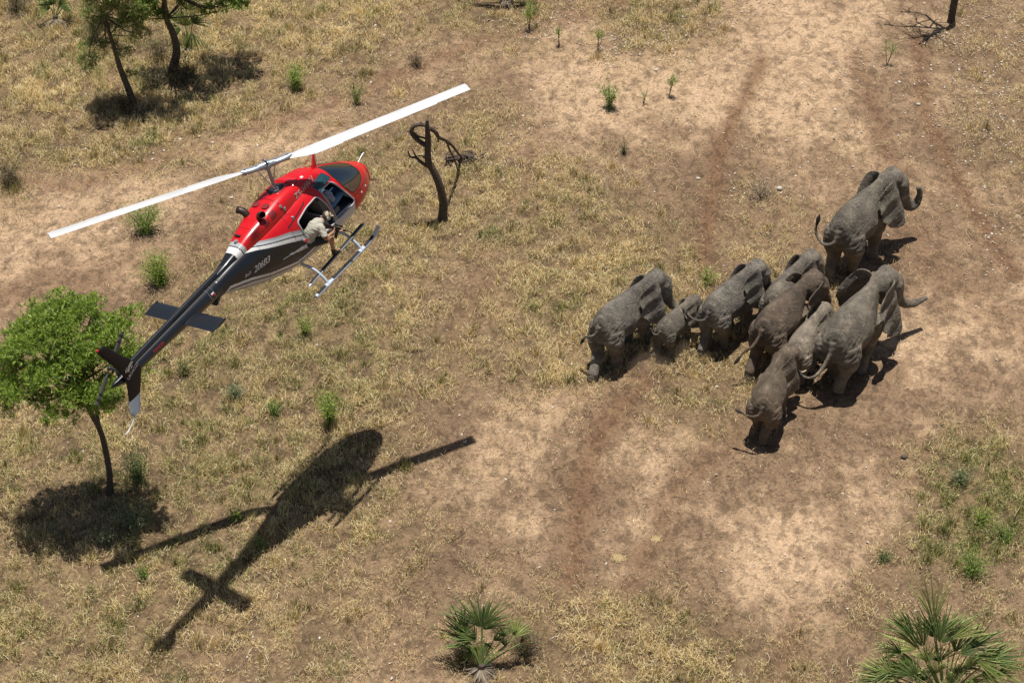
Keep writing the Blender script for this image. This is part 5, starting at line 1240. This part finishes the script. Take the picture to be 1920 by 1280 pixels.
palm('large spreading fan palm with many fans at the bottom right corner', (1768, 1318), [
    (1751, 1168, 2.2, 1741, 1068, 3.6, 42, 18, PB, 0), (1763, 1206, 1.7, 1800, 1128, 2.7, 100, 30, PG, .3), (1752, 1195, 1.8, 1752, 1128, 2.7, 110, 26, PG, .0), (1732, 1213, 1.6, 1700, 1132, 2.6, 64, 22, PG, -.3), (1722, 1216, 1.5, 1648, 1170, 2.0, 90, 28, PB, -.3),
    (1675, 1274, .9, 1614, 1224, 1.5, 80, 26, PB, -.2), (1718, 1268, 1.0, 1684, 1226, 1.5, 90, 24, PG, -.2), (1799, 1226, 1.5, 1868, 1188, 2.0, 80, 28, PG, .4), (1828, 1236, 1.4, 1912, 1238, 1.3, 84, 28, PB, .4), (1838, 1262, 1.1, 1905, 1276, .9, 90, 26, PG, .3), (1740, 1240, 1.2, 1738, 1198, 1.8, 100, 20, PB, .0),
    (1790, 1222, 1.4, 1812, 1172, 2.0, 80, 18, PG, .2), (1700, 1290, .7, 1640, 1290, .6, 90, 24, PG, -.2), (1775, 1260, .9, 1800, 1290, .5, 90, 22, PB, .1), (1745, 1290, .7, 1720, 1310, .5, 90, 22, PG, .1), (1850, 1300, .7, 1925, 1310, .7, 80, 22, PG, .3), (1715, 1240, 1.2, 1660, 1235, 1.3, 70, 20, PG, -.3), (1690, 1250, 1.1, 1632, 1256, 1.2, 80, 22, PG, -.3), (1730, 1255, 1.0, 1700, 1275, .7, 90, 22, PB, -.1), (1760, 1240, 1.1, 1764, 1205, 1.7, 100, 22, PG, .1), (1805, 1250, 1.1, 1850, 1232, 1.3, 80, 22, PG, .3),
    (1812, 1275, .8, 1858, 1290, .6, 90, 22, PB, .3), (1780, 1282, .6, 1770, 1312, .3, 90, 20, PG, 0), (1820, 1215, 1.6, 1870, 1165, 2.3, 60, 16, PG, .4), (1712, 1195, 1.8, 1668, 1140, 2.4, 50, 14, PG, -.4), (1850, 1240, 1.3, 1930, 1212, 1.6, 60, 18, PG, .4), (1665, 1262, .9, 1604, 1258, 1.0, 70, 20, PG, -.3), (1782, 1198, 1.8, 1830, 1150, 2.5, 60, 16, PB, .3), (1755, 1262, .9, 1752, 1232, 1.4, 110, 24, PB, 0), (1735, 1275, .7, 1728, 1248, 1.1, 110, 22, PG, -.1), (1790, 1262, .9, 1806, 1240, 1.3, 110, 22, PG, .2),
    (1700, 1266, .9, 1672, 1244, 1.3, 100, 22, PB, -.2), (1812, 1252, 1.1, 1836, 1222, 1.6, 90, 22, PB, .3), (1768, 1276, .7, 1768, 1306, .4, 100, 20, PB, 0), (1650, 1290, .6, 1606, 1276, .8, 80, 20, PG, -.3), (1870, 1262, 1.0, 1925, 1246, 1.2, 70, 20, PB, .4), (1690, 1225, 1.5, 1655, 1196, 1.9, 70, 18, PG, -.4)],
    [(-1, -.3, .7), (1, -.3, .7), (.3, -1, .7), (-.4, -1, .6), (.8, .6, .6), (-.8, .6, .6)], stem_r=.2)
palm('fan palm tucked behind the dark trunked tree at the upper left', (352, 96), [
    (348, 50, .8, 345, 10, 1.6, 120, 24, PB, 0), (362, 45, .9, 385, 20, 1.4, 110, 22, PG, .2), (340, 40, .9, 318, 5, 1.5, 100, 22, PG, -.2), (360, 62, .7, 368, 98, .1, 90, 20, PG, .1), (352, 60, .7, 352, 92, .2, 60, 18, PB, 0), (340, 55, .7, 312, 62, .5, 90, 16, PG, -.1), (350, 20, 1.2, 362, -20, 2.0, 110, 24, PB, .1)], [(.5, -1, .5), (-.5, -1, .5)])
palm('grassy fan palm clump cut by the top left edge', (105, 45), [
    (100, 10, .6, 80, -15, 1.2, 110, 22, PG, -.1), (110, 12, .6, 135, -5, 1.0, 100, 22, PG, .1), (95, 15, .5, 65, 10, .8, 90, 18, PG, -.1), (122, 10, .6, 128, 35, .2, 60, 14, PB, .1), (118, -5, .9, 125, -40, 1.5, 100, 22, PG, 0)], [(.3, -1, .6), (-.5, -1, .6), (.9, -.6, .6)])
palm('palm cut by the top edge left of centre, grey dead fronds at its foot', (950, 6), [
    (950, -40, .9, 950, -90, 1.8, 130, 26, PG, 0), (975, -35, .9, 1010, -60, 1.3, 110, 24, PG, .2), (925, -35, .9, 890, -60, 1.3, 110, 24, PG, -.2), (960, -30, .8, 985, -10, .5, 90, 20, PG, .2), (940, -30, .8, 910, -8, .5, 90, 20, PG, -.2), (950, -28, .8, 950, -2, .3, 90, 20, PG, 0)], [(-.3, -1, .5), (.2, -1, .55), (.35, -1, .5), (-.5, -.9, .5)], stem_r=.25)

# --- saplings and shrubs
def shrub(label, px, py, h, r, n, pal, L=.07, W=.016, stems=5, name='shrub', cat='shrub', top=0.0, wood=True):
    O = at(px, py); O[2] = 0; root = tag(empty(name, O), label, cat, None); b = MB(); C, D = [], []
    m = max(3, stems)
    for k in range(m):
        a = rng.uniform(0, 6.283); q = np.array([math.cos(a) * r * rng.uniform(.15, .9), math.sin(a) * r * rng.uniform(.15, .9), h * rng.uniform(.65, 1)]) if m > 2 else np.array([0, 0, h])
        P = spl([(rng.normal() * .02, rng.normal() * .02, -.02), q * .45 + rng.normal(size=3) * .03 + [0, 0, h * .1], q], 4); b.tube(P, np.linspace(.012, .004, len(P)), 6)
        t = rng.uniform(top, 1.0, n // m) ** .8; i = np.clip((t * (len(P) - 1)).astype(int), 0, len(P) - 2); f = (t * (len(P) - 1) - i)[:, None]; c = P[i] * (1 - f) + P[i + 1] * f
        C.append(c + rng.normal(size=c.shape) * np.array([1, 1, .7]) * r * .26 * (.4 + t[:, None])); D.append(rng.normal(size=c.shape) * .8 + [0, 0, .6])
    b.build('stems', BARK, root); C, D = np.concatenate(C), np.concatenate(D); C[:, 2] = np.maximum(C[:, 2], .01); k = len(C)
    leaves_mesh('foliage', C, D, rng.uniform(.6, 1.3, k) * L, rng.uniform(.7, 1.2, k) * W, leafcols(k, pal), LEAF, root)
SH = [('round green shrub behind the left rotor blade', 272, 437, 1.0, .62, 2600, G_MD), ('bright yellow green shrub between rotor blade and leafy tree', 301, 533, 1.0, .58, 3000, G_BR), ('light green shrub on the grass above the rotor mast', 555, 168, .9, .45, 1500, G_BR),
      ('thin sparse shrub just above the long rotor blade', 668, 194, .8, .42, 450, G_MD), ('upright grassy green shrub above the nose shadow', 620, 796, 1.15, .34, 1700, G_BR), ('small grey green shrub right of the leafy tree', 440, 746, .5, .30, 700, G_PALE), ('tiny green shrub left of the upright grassy shrub', 515, 776, .45, .26, 420, G_MD),
      ('leafy green weed between the grass tufts at the right edge', 1880, 1012, .5, .4, 700, G_MD), ('pale green weed at the top of the green patch', 1800, 905, .5, .4, 600, G_PALE), ('low dull shrub beside the tail boom tip', 348, 704, .5, .32, 500, G_OL), ('thin yellow green shrub below the landing skids', 572, 632, .8, .28, 500, G_BR), ('pale herb at the edge of the leafy tree shadow', 248, 985, .7, .50, 1300, G_PALE), ('dark shrub in the right edge of the leafy tree shadow', 262, 905, 1.0, .42, 1600, G_DK),
      ('slim pale herb at the lower left of the tree shadow', 200, 1022, .6, .25, 420, G_PALE), ('small herb right of the left rotor shadow tip', 270, 1085, .5, .2, 260, G_MD), ('herb poking through the middle of the rotor shadow', 443, 972, .4, .28, 300, G_BR), ('herb beside the tail boom shadow', 492, 1030, .4, .3, 300, G_MD),
      ('small leafy shrub above the curled trunk elephant', 1322, 532, .55, .36, 420, G_BR), ('leafy weed in the green patch at the right', 1822, 1072, .75, .55, 1300, G_MD), ('bright weed high in the green patch at the right', 1838, 985, .6, .4, 600, G_BR), ('dark low weed left of the green patch', 1655, 1052, .25, .22, 300, G_DK),
      ('rounded green bush on the sand at the top', 1143, 203, .85, .34, 1300, G_MD), ('dry brown bush on the track at the top', 780, 122, .45, .45, 900, [(.30, .22, .13), (.22, .16, .10)]), ('grey twiggy bush on open ground above the herd', 1428, 372, .55, .6, 700, [(.42, .36, .28), (.32, .26, .19)]), ('small dark plant left of the leading bull track', 1170, 288, .35, .22, 160, G_DK)]
for l_, px, py, h, r, n, pal in SH: shrub(l_, px, py, h * .95, r, n, pal, .075 if n < 1500 else .085, .018, 9)
UG = [('dark dry bush at the foot of the wispy olive tree', 235, 205, .6, .6), ('brown twiggy bush between the two upper left trunks', 290, 165, .8, .6), ('dark brown bush right of the second upper left trunk', 352, 150, .8, .6), ('dry brown bush behind the upper left palm', 300, 110, .7, .6), ('dry brown undergrowth left of the small fan palm', 870, 1240, .5, .45), ('reddish dry undergrowth right of the small fan palm', 985, 1222, .45, .5), ('brown scrub cut by the top left edge', 30, 20, .9, .8), ('dark scrub on the left edge above the track', 18, 345, .8, .6), ('tall dry scrub right of the top left palm clump', 180, 75, .9, .6)]
for l_, px, py, h, r in UG: shrub(l_, px, py, h, r, 1900, [(.20, .15, .09), (.13, .10, .06), (.30, .24, .13), (.12, .14, .05)], .09, .016, 12, 'dry_bush', 'bush')
SP = [('tallest sapling at the top centre with round green head', 992, 54, 1.05, .26, 600), ('second sapling from the left at the top centre', 1048, 86, .75, .13, 220), ('third sapling, yellow green, at the top centre', 1121, 95, .95, .15, 330), ('tiny sapling between two bigger ones on the sand', 1207, 194, .55, .10, 90),
      ('sapling with airy head right of the rounded bush', 1254, 182, .95, .24, 420), ('lone sapling below the crown shadow at the upper right', 1663, 122, .95, .26, 380)]
for l_, px, py, h, r, n in SP: shrub(l_, px, py, h, r, n, G_BR if 'yellow' in l_ or 'tallest' in l_ else G_MD, .07, .014, 3, 'sapling', 'sapling', top=.42)

# --- sticks, dung, stones
def stick(label, a, c, r, col=None):
    A = at(*a); B = at(*c); O = (A + B) / 2; O[2] = float(hz(O[:1], O[1:2])[0]); P = np.array([A, A * .6 + B * .4, A * .3 + B * .7, B]); P[:, 2] = O[2] + .03; P = P - O; P[1:3] += rng.normal(size=(2, 3)) * .02
    b = MB().tube(spl(P, 4), np.linspace(r, r * .5, 13), 7); d = P[2]; b.tube([d, d + np.array([.06, .08, .03])], [r * .5, r * .25], 6)
    tag(b.build('stick', col or DEADWOOD), label, 'stick')
PALEW = mat('bleached_wood', (.5, .46, .40), .8)
stick('dark fallen stick on sand right of the front elephant', (1503, 824), (1552, 817), .03); stick('thin slanting stick low on the pale sand', (1408, 1093), (1434, 1070), .016); stick('short thin stick left of the slanting one', (1385, 1056), (1406, 1068), .014)
stick('straight dark stick right of the rotor shadow', (880, 881), (918, 881), .018); stick('bleached white stick above the small fan palm', (934, 1102), (956, 1094), .018, PALEW); stick('bent twig across the wheel track at the upper right', (1740, 126), (1762, 152), .014)
stick('long crooked twig on the bare track at the far left', (72, 334), (118, 322), .016); stick('curved twig on the bare track near the left rotor blade', (232, 338), (262, 322), .012)
DUNG = mat('trampled_dung', (.36, .265, .135), .95, noise=(40, .35))
def dung(label, px, py, r, m=60, mt=DUNG):
    O = at(px, py); O[2] = float(hz(O[:1], O[1:2])[0]); b = MB()
    for _ in range(m):
        a = rng.uniform(0, 6.28); q = min(r * abs(rng.normal()) * .32, r * .66); t = rng.uniform(0, 3.14); b.ell((q * math.cos(a), q * math.sin(a) * .8, .006), (rng.uniform(.03, .06), rng.uniform(.006, .018), .014), 6, 4, [[math.cos(t), -math.sin(t), 0], [math.sin(t), math.cos(t), 0], [0, 0, 1]])
    for a, k in ((.2, .75), (1.4, .7), (2.5, .65)): b.ell((0, 0, .002), (r * k * .7, r * k * .28, .006), 18, 6, [[math.cos(a), -math.sin(a), 0], [math.sin(a), math.cos(a), 0], [0, 0, 1]])
    o = b.build('dung_patch', mt); o.location = O; tag(o, label, 'dung')
dung('larger yellow patch of trampled dung on the lower sand', 1160, 1045, .30, 330); dung('smaller yellow dung patch right of the larger one', 1230, 1010, .24, 200)
STONE = mat('pale_stone', (.52, .48, .42), .9, noise=(20, .2)); DSTONE = mat('dark_clod', (.10, .075, .055), .95, noise=(20, .3))
def stone(label, px, py, r, mt):
    O = at(px, py); b = MB().ell((0, 0, r * .4), (r, r * .75, r * .6), 12, 9); V = np.array(b.v); V *= (1 + (fbm(V[:, 0] * 9 + 30, V[:, 1] * 9 + V[:, 2] * 7 + 30, 1, 4) - .5) * .6)[:, None]; b.v = [tuple(v) for v in V]
    o = b.build('stone', mt); o.location = O; tag(o, label, 'stone')
stone('pale stone on the dirt above the herd', 1309, 336, .07, STONE); stone('white stone on the sand at the top', 1230, 133, .07, STONE); stone('white stone by the wheel track at the upper right', 1722, 197, .07, STONE); stone('pale stone in the twiggy grass above the herd', 1461, 355, .10, STONE)
stone('dark clod on sand right of the herd', 1695, 858, .09, DSTONE); stone('small dark clod on pale sand at the right', 1768, 799, .06, DSTONE); stone('white stone on the track near the left rotor blade', 434, 372, .06, STONE)
